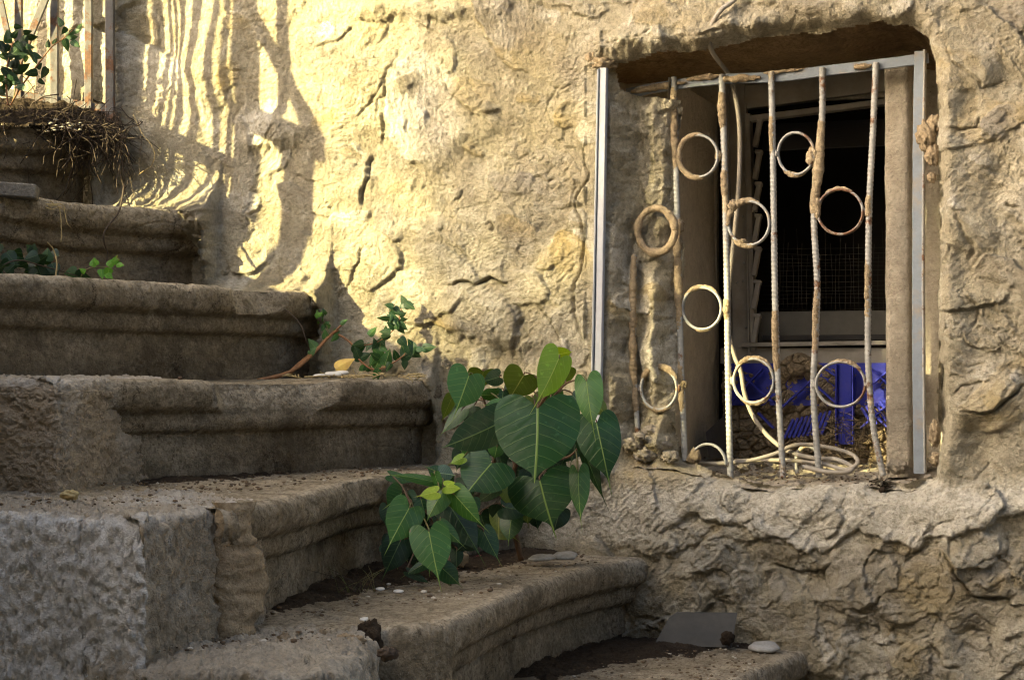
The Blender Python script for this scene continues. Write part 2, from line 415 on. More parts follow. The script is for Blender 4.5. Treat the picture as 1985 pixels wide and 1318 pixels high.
def facets(x, y, seed=0, tilt=1.0):
    "chiselled relief: every jittered cell is a small tilted plane; returns height and distance to the cell border"
    r = np.random.default_rng(seed); T = r.random((64, 64, 5))
    xi, yi = np.floor(x).astype(int), np.floor(y).astype(int)
    d1 = np.full(x.shape, 9.0); d2 = d1.copy(); h = np.zeros(x.shape)
    for a in (-1, 0, 1):
        for b in (-1, 0, 1):
            c = T[(xi + a) & 63, (yi + b) & 63]
            dx, dy = x - xi - a - c[..., 0], y - yi - b - c[..., 1]; d = dx * dx + dy * dy
            hh = (c[..., 2] - .5) + tilt * (dx * (c[..., 3] - .5) + dy * (c[..., 4] - .5))
            m = d < d1; d2 = np.where(m, d1, np.minimum(d2, d)); h = np.where(m, hh, h); d1 = np.where(m, d, d1)
    return h, np.sqrt(d2) - np.sqrt(d1)
def wall_height(P, px, py):
    "relief of the plaster (metres toward the lane) at the wall points P seen at photograph pixels px, py"
    H = .017 * fbm(P, 3.1, 3, off=5) + .010 * fbm(P, 8.0, 3, off=9)
    pale = np.zeros(px.shape); dirt = np.zeros(px.shape); ochre = np.zeros(px.shape); grey = np.zeros(px.shape)
    wx = px + 16 * noise3(P[..., 0] * 9, P[..., 2] * 9, 3.3) + 7 * noise3(P[..., 0] * 28, P[..., 2] * 28, 1.7) + 3 * noise3(P[..., 0] * 80, P[..., 2] * 80, 1.7)
    wy = py + 16 * noise3(P[..., 0] * 9, P[..., 2] * 9, 8.3) + 7 * noise3(P[..., 0] * 28, P[..., 2] * 28, 5.7) + 3 * noise3(P[..., 0] * 80, P[..., 2] * 80, 4.7)
    # how rough the masonry is in each region
    rough = .75 + .25 * sstep(60, 20, py) + .8 * sstep(1000, 1080, py) * sstep(1180, 1300, px) + .25 * sstep(1820, 1860, px)
    rough = rough + .5 * np.exp(-((px - 930) / 110) ** 2 - ((py - 640) / 90) ** 2)
    # overlapping trowel smears: every patch is a thin slab with one crisp lip
    r2 = np.random.default_rng(11)
    pn = fbm(P, 30, 3, off=2)
    npat = 680; smo = np.zeros(px.shape)
    for k in range(npat):
        cx, cy = (r2.uniform(-60, 2040), r2.uniform(-60, 1380)) if k < 560 else (r2.uniform(1250, 2040), r2.uniform(1000, 1340))
        if 1320 < cx < 1800 and 120 < cy < 900: continue
        big = r2.random() < .3
        a = r2.uniform(60, 130) if big else r2.uniform(18, 60); b_ = a * r2.uniform(.35, .8); an = r2.uniform(-.9, .9) + (math.pi / 2 if r2.random() < .3 else 0)
        calm = .35 if (cx < 640 and cy < 430) else (1.5 if k >= 560 else 1.25)
        th_ = calm * r2.uniform(.002, .0095) * (1.1 if big else .7); lip = r2.uniform(0, 2 * math.pi); tl = r2.uniform(-.00006, .00006, 2); pl = r2.random()
        m = (np.abs(px - cx) < a * 1.7) & (np.abs(py - cy) < a * 1.7)
        if not m.any(): continue
        X = wx[m] - cx; Y = wy[m] - cy; ca, sa = math.cos(an), math.sin(an)
        x = (X * ca + Y * sa) / a; y = (-X * sa + Y * ca) / b_
        rr = np.abs(x) ** 2.4 + np.abs(y) ** 2.4 + .25 * pn[m]
        e = (1 - rr)                                        # >0 inside
        dirf = np.cos(np.arctan2(y, x) - lip) * .5 + .5     # 1 on the lip side, 0 where the trowel feathered it out
        edge = .03 + .75 * (1 - dirf) ** 1.5
        mm = np.clip(e / edge, 0, 1); mm = mm * mm * (3 - 2 * mm)
        flat = H[m].mean() + X * tl[0] + Y * tl[1]
        stri = .0009 * np.sin((y * b_) * r2.uniform(.25, .6) + 3 * pn[m]) * r2.random()
        fl = .78 if big else .5; Hn = H[m] * (1 - fl) + flat * fl + th_ * dirf + stri
        smo[m] = smo[m] * (1 - mm) + mm * (r2.uniform(.5, .95) if big else r2.uniform(0, .8))
        crisp = np.exp(-((e - edge * .5) / (edge * .45)) ** 2) * dirf ** 2 * .0030     # raised rim of squeezed-out plaster
        H[m] = H[m] * (1 - mm) + (Hn) * mm + crisp
        tn = r2.uniform(.25, .8); mk = mm * (.4 + .6 * dirf)
        for arr, hit in ((pale, pl > .72), (grey, .5 < pl < .66), (ochre, pl < .16)):
            arr[m] = arr[m] * (1 - mk) + (mk * tn if hit else 0)
    # rubble relief where the plaster is coarse
    rid = fbm(P, 14, 5, .55, off=21, ridge=True)
    lum = fbm(P, 26, 5, .6, off=31)
    zone = sstep(.8, 1.5, rough)
    H += .0015 * rough * (rid - .25) * zone + .0016 * lum * rough
    X_, Z_ = (px + 1.3 * (wx - px)) / 1000, (py + 1.3 * (wy - py)) / 1000
    f1, b1 = facets(X_ * 13, Z_ * 17, 1, 1.6); f2, b2 = facets(X_ * 34, Z_ * 40, 2, 1.8); f3, b3 = facets(X_ * 85, Z_ * 95, 3, 1.8); f4, b4 = facets(X_ * 190, Z_ * 210, 4, 1.5)
    loc = np.clip(fbm(P, 7, 3, off=91) * 2 + .35, 0, 1)
    calm_ = 1 - .7 * sstep(660, 560, px) * sstep(470, 400, py); loc = loc * calm_ * (1 - smo); rough = rough * calm_ * (1 - .7 * smo)
    H += (.0085 * f1 + .0030 * f2) * zone + .0036 * f2 * loc + (.0024 * f3) * (.35 + .65 * zone + .5 * loc) * (1 - .85 * smo) + .0012 * f4 * (.5 + .5 * loc)
    H -= .0015 * zone * np.exp(-b1 / .04) + .0008 * zone * np.exp(-b2 / .06)
    ter = fbm(P, 17, 4, .55, off=47); ter2 = ter * 5; ter2 = (np.floor(ter2) + sstep(.35, .65, ter2 - np.floor(ter2))) / 5
    H += .002 * (ter2 - .35 * ter) * zone + .0030 * calm_ * (1 - smo) * (ter2 - .4 * ter)
    # fine crinkles and drag marks left in the drying plaster
    ang = 2.2 * noise3(P[..., 0] * 2.6, P[..., 2] * 2.6, 4.4); cu, su = np.cos(ang), np.sin(ang)
    ua, va = wx * cu + wy * su, -wx * su + wy * cu
    c1_ = 1 - np.abs(noise3(ua / 62, va / 15, .7)) * 9; c2_ = 1 - np.abs(noise3(ua / 30, va / 8, 5.7)) * 7; mk1 = sstep(-.05, .35, noise3(P[..., 0] * 6, P[..., 2] * 6, 2.2)); mk2 = sstep(-.1, .3, noise3(P[..., 0] * 8, P[..., 2] * 8, 6.2))
    H -= (.0030 * np.clip(c1_, 0, 1) ** 1.5 * mk1 + .0016 * np.clip(c2_, 0, 1) * mk2) * (1 - .75 * zone) * (1 - .6 * smo)
    H += .0018 * fbm(np.stack([ua / 1000 * 14, 0 * ua, va / 1000 * 85], -1), 1.0, 3) * sstep(.0, .4, noise3(P[..., 0] * 4, P[..., 2] * 4, 8.8))
    H += .0016 * fbm(P, 75, 4, .65, off=61) * (1 + .8 * rough) * (1 - .6 * smo) + .0007 * fbm(P, 230, 2, .6, off=71)
    # comb marks of the trowel
    co = noise3(P[..., 0] * 5 + 3, P[..., 2] * 5, .5); an = 1.1 + 1.6 * noise3(P[..., 0] * 3, P[..., 2] * 3, 9.5)
    uu = px * np.sin(an * .4) * .9 + py * np.cos(an * .4)
    H += .0008 * np.sin(uu * .55 + 8 * pn) * sstep(.15, .4, co)
    # stones bulging under the plaster, hollows   (px, py, rx, ry, metres)
    for (cx, cy, rx, ry, h) in [(545, 262, 55, 32, .020), (550, 292, 45, 14, -.007), (925, 610, 62, 60, .016), (1065, 560, 48, 85, .010), (700, 150, 90, 60, .012), (690, 500, 60, 70, .014),
            (800, 480, 90, 40, .012), (900, 230, 80, 60, .012), (740, 300, 60, 50, -.012), (990, 300, 70, 60, -.008), (1000, 690, 60, 25, -.014), (620, 590, 22, 60, -.020),
            (1560, 1120, 60, 34, -.030), (1640, 1145, 24, 50, .016), (1470, 1130, 50, 40, -.010), (1880, 1100, 60, 70, .026), (1880, 1000, 90, 36, .014), (1900, 1260, 40, 60, -.026), (1680, 1215, 40, 20, -.016),
            (1560, 1260, 80, 40, .012), (1400, 1120, 60, 60, .012), (1300, 1140, 50, 60, .008), (1700, 1290, 90, 40, .012), (1910, 780, 70, 50, .016), (1905, 860, 30, 60, -.014), (1930, 350, 30, 60, -.014),
            (1945, 150, 60, 40, -.010), (1890, 130, 40, 40, .014), (1880, 450, 40, 60, .012), (1860, 640, 34, 50, .012), (1560, 10, 120, 24, .012), (1380, 40, 60, 30, .012), (1270, 40, 60, 24, .014), (1210, 70, 40, 20, .016),
            (400, 120, 50, 90, .014), (330, 300, 60, 60, .012), (470, 420, 40, 90, .010), (300, 60, 40, 90, -.012), (820, 20, 120, 16, .014), (760, 60, 40, 60, -.010)]:
        x = (wx - cx) / rx; y = (wy - cy) / ry; H += h * np.exp(-(np.maximum(x * x + y * y, 0)) ** 1.5)
    # crevices with one overhanging side  (points, depth, width, lip)
    for pts, dp, wd, lip in [
        ([(690, 250), (720, 200), (760, 120), (770, 80)], .006, 4, .003), ([(697, 400), (692, 372), (715, 330), (730, 300)], .014, 4, .007), ([(742, 285), (748, 235), (742, 210)], .009, 3.5, .003),
        ([(860, 555), (905, 545), (930, 550), (960, 535), (985, 545), (1000, 540)], .020, 5, .007), ([(668, 590), (690, 520), (705, 490), (708, 450)], .008, 4, .004), ([(655, 585), (672, 560)], .008, 5, .003),
        ([(822, 240), (800, 250), (790, 215)], .005, 4, .003), ([(855, 120), (870, 160), (905, 205), (930, 235)], .009, 4, .005), ([(830, 60), (840, 35), (900, 60)], .005, 3, .003), ([(825, 245), (824, 240)], .01, 4, 0),
        ([(935, 425), (950, 432), (945, 450)], .012, 7, .003), ([(560, 340), (600, 345), (640, 360)], .005, 3, .002), ([(585, 415), (625, 425), (640, 430)], .008, 4, .003),
        ([(1085, 150), (1062, 200), (1060, 240)], .008, 4, .004), ([(1120, 240), (1128, 290), (1140, 350), (1118, 400), (1128, 470), (1115, 560), (1125, 640), (1140, 720)], .014, 6, .008), ([(1000, 330), (1060, 360), (1080, 345)], .006, 4, .004),
        ([(870, 390), (890, 370), (895, 360)], .007, 4, .003), ([(1030, 570), (1060, 610), (1075, 640), (1090, 690)], .008, 4, .004), ([(985, 700), (1000, 640), (1015, 600)], .007, 5, .003),
        ([(1205, 400), (1215, 470), (1205, 540), (1212, 640), (1205, 720)], .008, 4, .004), ([(1232, 180), (1228, 300), (1234, 420)], .006, 3, .003), ([(1260, 420), (1275, 360), (1270, 240)], .008, 4, .004),
        ([(1850, 790), (1895, 795), (1920, 785), (1960, 770), (1985, 745)], .016, 4, .010), ([(1840, 760), (1870, 740), (1930, 735)], .006, 3, .003), ([(1830, 1060), (1860, 1110), (1880, 1150), (1920, 1160), (1965, 1150)], .020, 6, .010),
        ([(1920, 1060), (1950, 1100), (1960, 1150)], .008, 5, .004), ([(1620, 1090), (1600, 1120), (1620, 1160)], .010, 5, .004), ([(1500, 1100), (1550, 1115), (1620, 1095)], .016, 5, .008), ([(1325, 1120), (1400, 1110), (1415, 1120)], .006, 4, .004),
        ([(1640, 1205), (1700, 1210), (1705, 1225)], .008, 4, .005), ([(1800, 1235), (1830, 1265), (1835, 1295), (1870, 1300)], .012, 4, .006), ([(1590, 1210), (1610, 1250), (1615, 1260)], .008, 4, .003),
        ([(1940, 405), (1975, 420)], .018, 8, .0), ([(1850, 410), (1870, 450), (1890, 480), (1880, 520)], .010, 6, .004), ([(1870, 560), (1900, 600), (1890, 650)], .009, 5, .004), ([(1835, 240), (1890, 250), (1900, 210)], .006, 4, .005),
        ([(1845, 60), (1850, 120), (1900, 160), (1950, 145)], .007, 4, .004), ([(1500, 25), (1620, 40), (1700, 22)], .005, 4, .003), ([(1340, 70), (1400, 60), (1480, 75), (1500, 50)], .010, 5, .005),
        ([(1300, 60), (1200, 80), (1140, 90)], .008, 5, .005), ([(465, 340), (480, 380), (470, 440)], .006, 3, .003), ([(430, 135), (470, 145)], .004, 3, .002), ([(600, 90), (640, 78), (700, 40)], .006, 4, .003)]:
        xs = [p[0] for p in pts]; ys = [p[1] for p in pts]
        m = (px > min(xs) - 60) & (px < max(xs) + 60) & (py > min(ys) - 60) & (py < max(ys) + 60)
        if not m.any(): continue
        d, sd, tt = polyline_dist(wx[m], wy[m], pts)
        fade = sstep(0, .25, tt) * sstep(1, .75, tt) * (.8 + .3 * np.clip(pn[m] + .4, 0, 1))
        H[m] += fade * (-.72 * dp * np.exp(-(d / (wd * .45)) ** 2) + 1.3 * lip * np.exp(-(np.maximum(d - wd * .3, 0) / 34)) * (sd > 0) * sstep(0, wd, d))
    # hairline cracks
    r3 = np.random.default_rng(5)
    for k in range(120):
        x, y, a = r3.uniform(0, 1985), r3.uniform(0, 1300), r3.uniform(0, 6.28); pts = [(x, y)]
        for j in range(r3.integers(3, 9)):
            a += r3.normal() * .6; L = r3.uniform(8, 24); x += math.cos(a) * L; y += math.sin(a) * L; pts.append((x, y))
        xs = [p[0] for p in pts]; ys = [p[1] for p in pts]
        m = (px > min(xs) - 12) & (px < max(xs) + 12) & (py > min(ys) - 12) & (py < max(ys) + 12)
        if not m.any(): continue
        d, sd, tt = polyline_dist(wx[m], wy[m], pts)
        H[m] += -.0035 * np.exp(-(d / 1.7) ** 2) + .0012 * (sd > 0) * np.exp(-d / 6)
    # little pits
    for k in range(230):
        x, y, r_ = r3.uniform(0, 1985), r3.uniform(0, 1300), r3.uniform(1.2, 3.0)
        m = (np.abs(px - x) < 12) & (np.abs(py - y) < 12)
        if m.any(): H[m] -= .0035 * np.exp(-(((px[m] - x) ** 2 + (py[m] - y) ** 2) / r_ ** 2))
    # the thick pale apron of mortar under the sill, ending in a broken lip
    lipc = [(1040, 1070), (1150, 1030), (1290, 1008), (1350, 998), (1440, 1015), (1475, 1048), (1530, 1058), (1565, 1072), (1610, 1055), (1650, 1028), (1672, 1012), (1720, 1032), (1762, 1040), (1792, 1062), (1830, 1052), (1880, 1028), (1965, 1006), (2100, 990)]
    yl = np.interp(wx, [p[0] for p in lipc], [p[1] for p in lipc]) + 14 * noise3(P[..., 0] * 14, P[..., 2] * 2, .2) + 10 * noise3(P[..., 0] * 38, P[..., 2] * 9, .2) + 5 * noise3(P[..., 0] * 90, P[..., 2] * 40, .2)
    apr = sstep(3.5, -2.5, wy - yl) * sstep(900, 960, wy + 0 * px) * sstep(1230, 1330, px)
    H += .010 * apr * sstep(880, 1000, py) + .003 * np.exp(-((wy - yl + 12) / 12) ** 2) * apr
    pale = np.maximum(pale, 1.0 * sstep(1500, 1380, wx) * sstep(1150, 1220, wx) * sstep(925, 955, wy) * sstep(1020, 985, wy) * (.6 + pn))
    pale = np.maximum(pale, .75 * sstep(1040, 1080, px) * sstep(1460, 1300, px) * sstep(930, 960, py) * sstep(1075, 1020, py))
    pale = np.maximum(pale, .7 * apr); pale = np.maximum(pale, .5 * sstep(1200, 1290, px) * sstep(1560, 1400, px) * sstep(1020, 1080, py) * (.4 + 1.2 * pn)); grey = np.maximum(grey, .6 * sstep(1050, 1090, py) * sstep(1380, 1480, px) * sstep(-.2, .3, ter))
    dirt = np.maximum(dirt, .18 * sstep(0, 40, wy - yl) * sstep(1230, 1330, px) * (.5 + .8 * np.clip(lum + .3, 0, 1)) * sstep(1250, 1120, py))
    # the left splay of the window: plaster falls back from the trunking to the jamb
    inr = sstep(112, 140, py) * sstep(930, 880, py)
    H -= inr * (.055 * sstep(1178, 1225, wx) + .035 * sstep(1255, 1300, wx)) * sstep(1500, 1330, px)
    H += .012 * np.exp(-((wx - 1150) / 14) ** 2) * inr
    rb = sstep(1150, 1180, px) * sstep(1320, 1290, px) * inr
    H += rb * .012 * fbm(P * np.array([1, 1, .28]), 34, 4, .55, off=81, ridge=True)
    H += .030 * np.exp(-((wx - 1262) / 17) ** 2) * sstep(480, 560, py) * sstep(760, 690, py)
    H += .035 * np.exp(-((wx - 1262) / 34) ** 2 - ((wy - 860) / 36) ** 2)
    H += .02 * np.exp(-((wx - 1285) / 20) ** 2 - ((wy - 430) / 26) ** 2)
    # rounded edge of the opening
    d = np.full(px.shape, 400.0); m = (px > 1080) & (px < 1960) & (py > -60) & (py < 1060)
    if m.any():
        dd, _, _ = polyline_dist(wx[m], wy[m], [OPEN[-2]] + [OPEN[0]] + OPEN[1:23]); d[m] = dd
    H -= .030 * np.exp(-(d / 11) ** 2) * sstep(1600, 1850, 1600 + px * 0 + 250)
    H += .010 * np.exp(-((d - 34) / 22) ** 2) * sstep(1500, 1700, px) * sstep(950, 900, py)
    lip_top = sstep(1120, 1180, px) * sstep(1560, 1440, px) * np.exp(-((wy - np.interp(px, [1130, 1300, 1420, 1560], [98, 78, 60, 40])) / 20) ** 2)
    H += .024 * lip_top * (1 + .8 * lum)
    # right-hand pilaster edge
    H += .006 * np.exp(-((px - 1840) / 12) ** 2) * sstep(40, 200, py) * sstep(930, 860, py)
    # plaster swept out onto the treads at the foot of the wall
    zt = np.interp(P[..., 0], [-9, -.9, -.88, -.615, -.605, -.37, -.36, -.15, -.14, .06, .07, .29, .30, .56, .57, 9],
                   [.53, .53, .353, .353, .179, .179, 0, 0, -.172, -.172, -.344, -.344, -.509, -.509, -.7, -.7])
    dz = P[..., 2] - zt
    fs = np.interp(P[..., 0], [-.9, -.8, -.4, -.2, 0], [.4, 1, 1, .6, 0])
    H += .085 * fs * np.exp(-np.maximum(dz, 0) / .038) * (1 + .5 * lum) * sstep(-.09, -.02, dz)
    dirt = np.maximum(dirt, .5 * np.exp(-np.maximum(dz, 0) / .03) * sstep(-.2, .4, pn + .2))
    pale = np.clip(pale + .18 * (ter2 > .12), 0, 1)
    # smooth band behind the trunking
    H = np.where((px > 1138) & (px < 1184) & (py > 130) & (py < 930), np.minimum(H, .006 + .25 * H), H)
    return H, pale, dirt, ochre, np.clip(grey, 0, 1)

us = np.concatenate([np.linspace(-4.2, -1.30, 60), np.arange(-1.29, 1.03, .0026), np.linspace(1.04, 2.6, 40)])
zs = np.concatenate([np.linspace(-1.4, -.66, 26), np.arange(-.65, .90, .0026), np.linspace(.91, 2.7, 40)])
Ug, Zg = np.meshgrid(us, zs, indexing='ij')
Pw = wallpt(Ug, Zg); pxg, pyg = topx(Pw[..., 0], Pw[..., 1], Pw[..., 2])
Hw, pale, dirt, ochre, grey = wall_height(Pw, pxg, pyg)
Vw = Pw + NW * Hw[..., None]
wob = 5 * noise3(Pw[..., 0] * 28, Pw[..., 2] * 28, 1.7)
inside = in_poly(pxg + wob, pyg + wob, OPEN)
fi = inside[:-1, :-1] & inside[1:, :-1] & inside[:-1, 1:] & inside[1:, 1:]
house = empty("plastered_house", "lumpy ochre plastered house wall with a deep window opening, rising beside the stone stairs", "house")
wall = mkobj("wall", Vw, gridfaces(len(us), len(zs), ~fi), M['plaster'], house, attrs={"pale": pale, "dirt": dirt, "ochre": ochre, "grey": grey})

# ---- the reveal of the window
def sheet(name, front, back, nv, amp, mat, parent, freq=22, nu=300, flip=False, curve=None, smoothin=False, seed=0):
    A = catmull(front, nu); B = catmull(back, nu); t = np.linspace(0, 1, nv)[None, :, None]
    P = A[:, None] * (1 - t) + B[:, None] * t
    if curve is not None: P = P + curve(np.linspace(0, 1, nu)[:, None], t[..., 0])
    n = gridnormals(P)
    a = amp * (fbm(P, freq, 5, .55, off=seed) + .5 * fbm(P, freq * .35, 2, off=seed + 3))
    return mkobj(name, P + n * a[..., None], gridfaces(nu, nv, flip=flip), mat, parent)
DW = -.46    # depth of the inner window plane
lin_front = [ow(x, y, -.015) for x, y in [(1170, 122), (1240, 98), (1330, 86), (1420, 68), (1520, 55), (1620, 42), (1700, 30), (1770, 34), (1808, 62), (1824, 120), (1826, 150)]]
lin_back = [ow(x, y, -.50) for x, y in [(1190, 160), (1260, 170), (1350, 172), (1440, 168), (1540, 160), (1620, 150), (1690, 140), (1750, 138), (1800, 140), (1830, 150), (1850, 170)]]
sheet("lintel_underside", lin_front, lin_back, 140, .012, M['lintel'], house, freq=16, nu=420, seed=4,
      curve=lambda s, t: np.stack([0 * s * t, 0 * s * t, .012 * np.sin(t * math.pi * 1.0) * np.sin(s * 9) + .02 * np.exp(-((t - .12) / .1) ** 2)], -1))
jf = [ow(1296, 150, -.06), ow(1290, 300, -.065), ow(1292, 450, -.07), ow(1300, 600, -.07), ow(1296, 750, -.07), ow(1292, 930, -.065)]
jb = [p_ - NW * .40 + UW * .0 for p_ in jf]
sheet("left_jamb", jf, jb, 120, .0022, M['plaster_in'], house, freq=40, nu=360, seed=8)
rj_f = [ow(1826, y, -.02) for y in (90, 300, 500, 700, 950)]
rj_b = [p_ - NW * .48 for p_ in rj_f]
sheet("right_jamb", rj_f, rj_b, 80, .008, M['plaster_in'], house, freq=24, nu=260, seed=12)
sf = [ow(x, y, -.005) for x, y in [(1225, 905), (1300, 912), (1400, 938), (1500, 950), (1600, 947), (1700, 944), (1780, 948), (1840, 930)]]
sb = [ow(x, y, -.47) for x, y in [(1260, 878), (1330, 878), (1420, 880), (1520, 884), (1620, 886), (1720, 890), (1800, 890), (1860, 890)]]
sheet("window_sill", sf, sb, 170, .016, M['sill'], house, freq=19, nu=460, seed=15)
# mortar pier between the steel frame and the inner window, standing on the sill
def roughbox(name, c0, c1, halfw, dep, mat, parent, amp=.004, freq=30, seed=0, n=360, taper=0.0):
    "upright rough pier: front centre bottom c0 to top c1, rounded rectangle section"
    k = 64; th = np.linspace(0, 2 * math.pi, k, endpoint=False)
    sx = np.sign(np.cos(th)) * np.abs(np.cos(th)) ** .35; sy = np.sign(np.sin(th)) * np.abs(np.sin(th)) ** .35
    t = np.linspace(0, 1, n)[:, None, None]; C = c0 * (1 - t) + c1 * t - NW * dep / 2
    P = C + (sx[None, :, None] * halfw) * UW + (sy[None, :, None] * dep / 2) * NW
    N = P - C; N /= np.linalg.norm(N, axis=-1)[..., None]
    P = P + N * (amp * (fbm(P, freq, 5, .6, off=seed) + .8 * fbm(P, freq * .25, 2, off=seed)))[..., None]
    return mkobj(name, P, gridfaces(n, k).reshape(-1, 4) if False else np.vstack([gridfaces(n, k), np.stack([np.arange(n - 1) * k + k - 1, np.arange(n - 1) * k, np.arange(1, n) * k, np.arange(1, n) * k + k - 1], -1)])[:, ::-1], mat, parent)
roughbox("mortar_pier", ow(1742, 925, -.13), ow(1738, 120, -.13), .0265, .16, M['pier'], house, amp=.0045, freq=30, seed=3)

# ---- the inner window: dirty white frame, louvre clips, dusty panes, insect mesh, dark room
win = mkobj("window_back_wall", *(lambda mb: (np.vstack(mb.V), mb.F))((lambda mb: (mb.box(ow(1560, 130, DW - .012), WAX, (.34, .075, .008)), mb)[1])(MB())), M['plaster_in'], house, smooth=False)
def bar_px(mb, x0, y0, x1, y1, w, off, dep, bev=.001):
    "a straight bar in a plane parallel to the wall between two sight points"
    a, b = ow(x0, y0, off), ow(x1, y1, off); d = b - a; L = np.linalg.norm(d); d /= L
    sd = np.cross(NW, d); sd /= np.linalg.norm(sd)
    mb.box((a + b) / 2, np.array([d, sd, NW]) if np.linalg.det(np.array([d, sd, NW])) > 0 else np.array([d, -sd, NW]), (L / 2, w / 2, dep / 2), bev)
inner = mkobj("window", *(lambda mb: (np.vstack(mb.V), mb.F))((lambda mb: (
    bar_px(mb, 1431, 165, 1438, 705, .034, DW, .03), bar_px(mb, 1400, 197, 1760, 150, .05, DW - .004, .03), bar_px(mb, 1400, 690, 1760, 690, .034, DW, .034),
    bar_px(mb, 1452, 232, 1740, 196, .012, DW + .008, .03), bar_px(mb, 1452, 222, 1462, 680, .010, DW + .010, .03), bar_px(mb, 1440, 669, 1745, 664, .009, DW + .012, .04), mb)[-1])(MB())), M['frame_white'], house, smooth=False)
mb = MB(); bar_px(mb, 1412, 170, 1416, 700, .010, DW + .006, .036); bar_px(mb, 1445, 200, 1452, 690, .004, DW + .022, .008); mb.build("frame_bead", M['frame_white'], inner, smooth=False)
for (x, y) in [(1442, 510), (1440, 545), (1446, 635), (1428, 548), (1436, 300), (1440, 420)]:
    mb = MB(); c = ow(x, y, DW + .018); mb.rock(c, .0028, seed=x, rough=.1, squash=(1, 1, 1)); mb.build("screw", M['rebar_rust'], inner)
for k, y in enumerate([255, 318, 380, 442, 505, 570, 635]):      # the clips that hold the glass blades
    mb = MB(); a = ow(1474 - k * .6, y - 24, DW + .018); b = ow(1464 - k * .6, y + 30, DW + .030)
    d = b - a; L = np.linalg.norm(d); d /= L; sd = np.cross(NW, d); sd /= np.linalg.norm(sd); n_ = np.cross(d, sd)
    tilt = [0, 0, .02, .0, -.1, .25, 0][k]
    mb.box((a + b) / 2, np.array([d, sd, n_]), (L / 2, .0052, .007), .001); mb.box(a + .002 * d - sd * .002, np.array([d, sd, n_]), (.004, .008, .008), .001)
    mb.build("louvre_clip", M['frame_white'], inner, smooth=False)
for k, y in enumerate([262, 322, 385, 448, 512, 575, 632]):
    mb = MB(); c = ow(1615, y, DW - .02); rx = .55; ax = np.array([UW, np.array([0, 0, math.cos(rx)]) + NW * -math.sin(rx), NW * math.cos(rx) + np.array([0, 0, math.sin(rx)])])
    mb.box(c, ax, (.150, .036, .002), .0005); 
    if k in (0, 6): mb.build("glass_blade", M['darkglass'], inner, smooth=False)
mb = MB(); mb.box(ow(1605, 634, DW - .008), WAX, (.150, .034, .002)); mb.build("lower_panel", simple("dusty_panel", (.085, .08, .065), .6, vs_=9, c2=(.05, .047, .04)), inner, smooth=False)
mb = MB()
for k in range(26):
    x = 1500 + k * 9.2; mb.tube([ow(x + 2 * math.sin(k), 470 + 30 * math.sin(k * 2.1), DW - .03), ow(x + 3 * math.sin(k * 1.7), 545, DW - .032), ow(x, 606, DW - .03)], .0005, 4, 8)
for k in range(14):
    y = 482 + k * 9; mb.tube([ow(1475, y, DW - .031), ow(1600, y + 4 * math.sin(k), DW - .033), ow(1760, y - 3, DW - .031)], .0005, 4, 10)
mb.build("insect_mesh", M['mesh'], inner)
# dark room behind
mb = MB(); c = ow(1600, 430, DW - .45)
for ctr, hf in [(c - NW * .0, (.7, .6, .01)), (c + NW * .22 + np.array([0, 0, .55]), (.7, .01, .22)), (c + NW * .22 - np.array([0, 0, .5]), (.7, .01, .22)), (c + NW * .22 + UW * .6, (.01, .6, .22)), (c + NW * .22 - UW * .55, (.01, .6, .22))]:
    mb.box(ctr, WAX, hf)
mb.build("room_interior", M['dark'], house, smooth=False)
# wall around the inner window, so that no light leaks behind the plaster
mb = MB()
mb.box(ow(1600, 60, DW - .02) + np.array([0, 0, .28]), WAX, (.75, .30, .012)); mb.box(ow(1600, 980, DW - .02) - np.array([0, 0, .14]), WAX, (.75, .24, .012))
mb.box(ow(1200, 430, DW - .02), WAX, (.225, .8, .012)); mb.box(ow(1895, 430, DW - .02), WAX, (.13, .8, .012))
mb.build("inner_wall", M['plaster_in'], house, smooth=False)
mb = MB(); 
for k in range(1): mb.box(wallpt(-.6, .6, -1.8), WAX, (4.0, 2.4, .05)); mb.box(wallpt(-.6, 2.95, -.95), WAX, (4.0, .06, .9)); mb.box(wallpt(3.0, .6, -.95), WAX, (.2, 2.4, .9))
mb.build("house_body", M['housewall'], house, smooth=False)

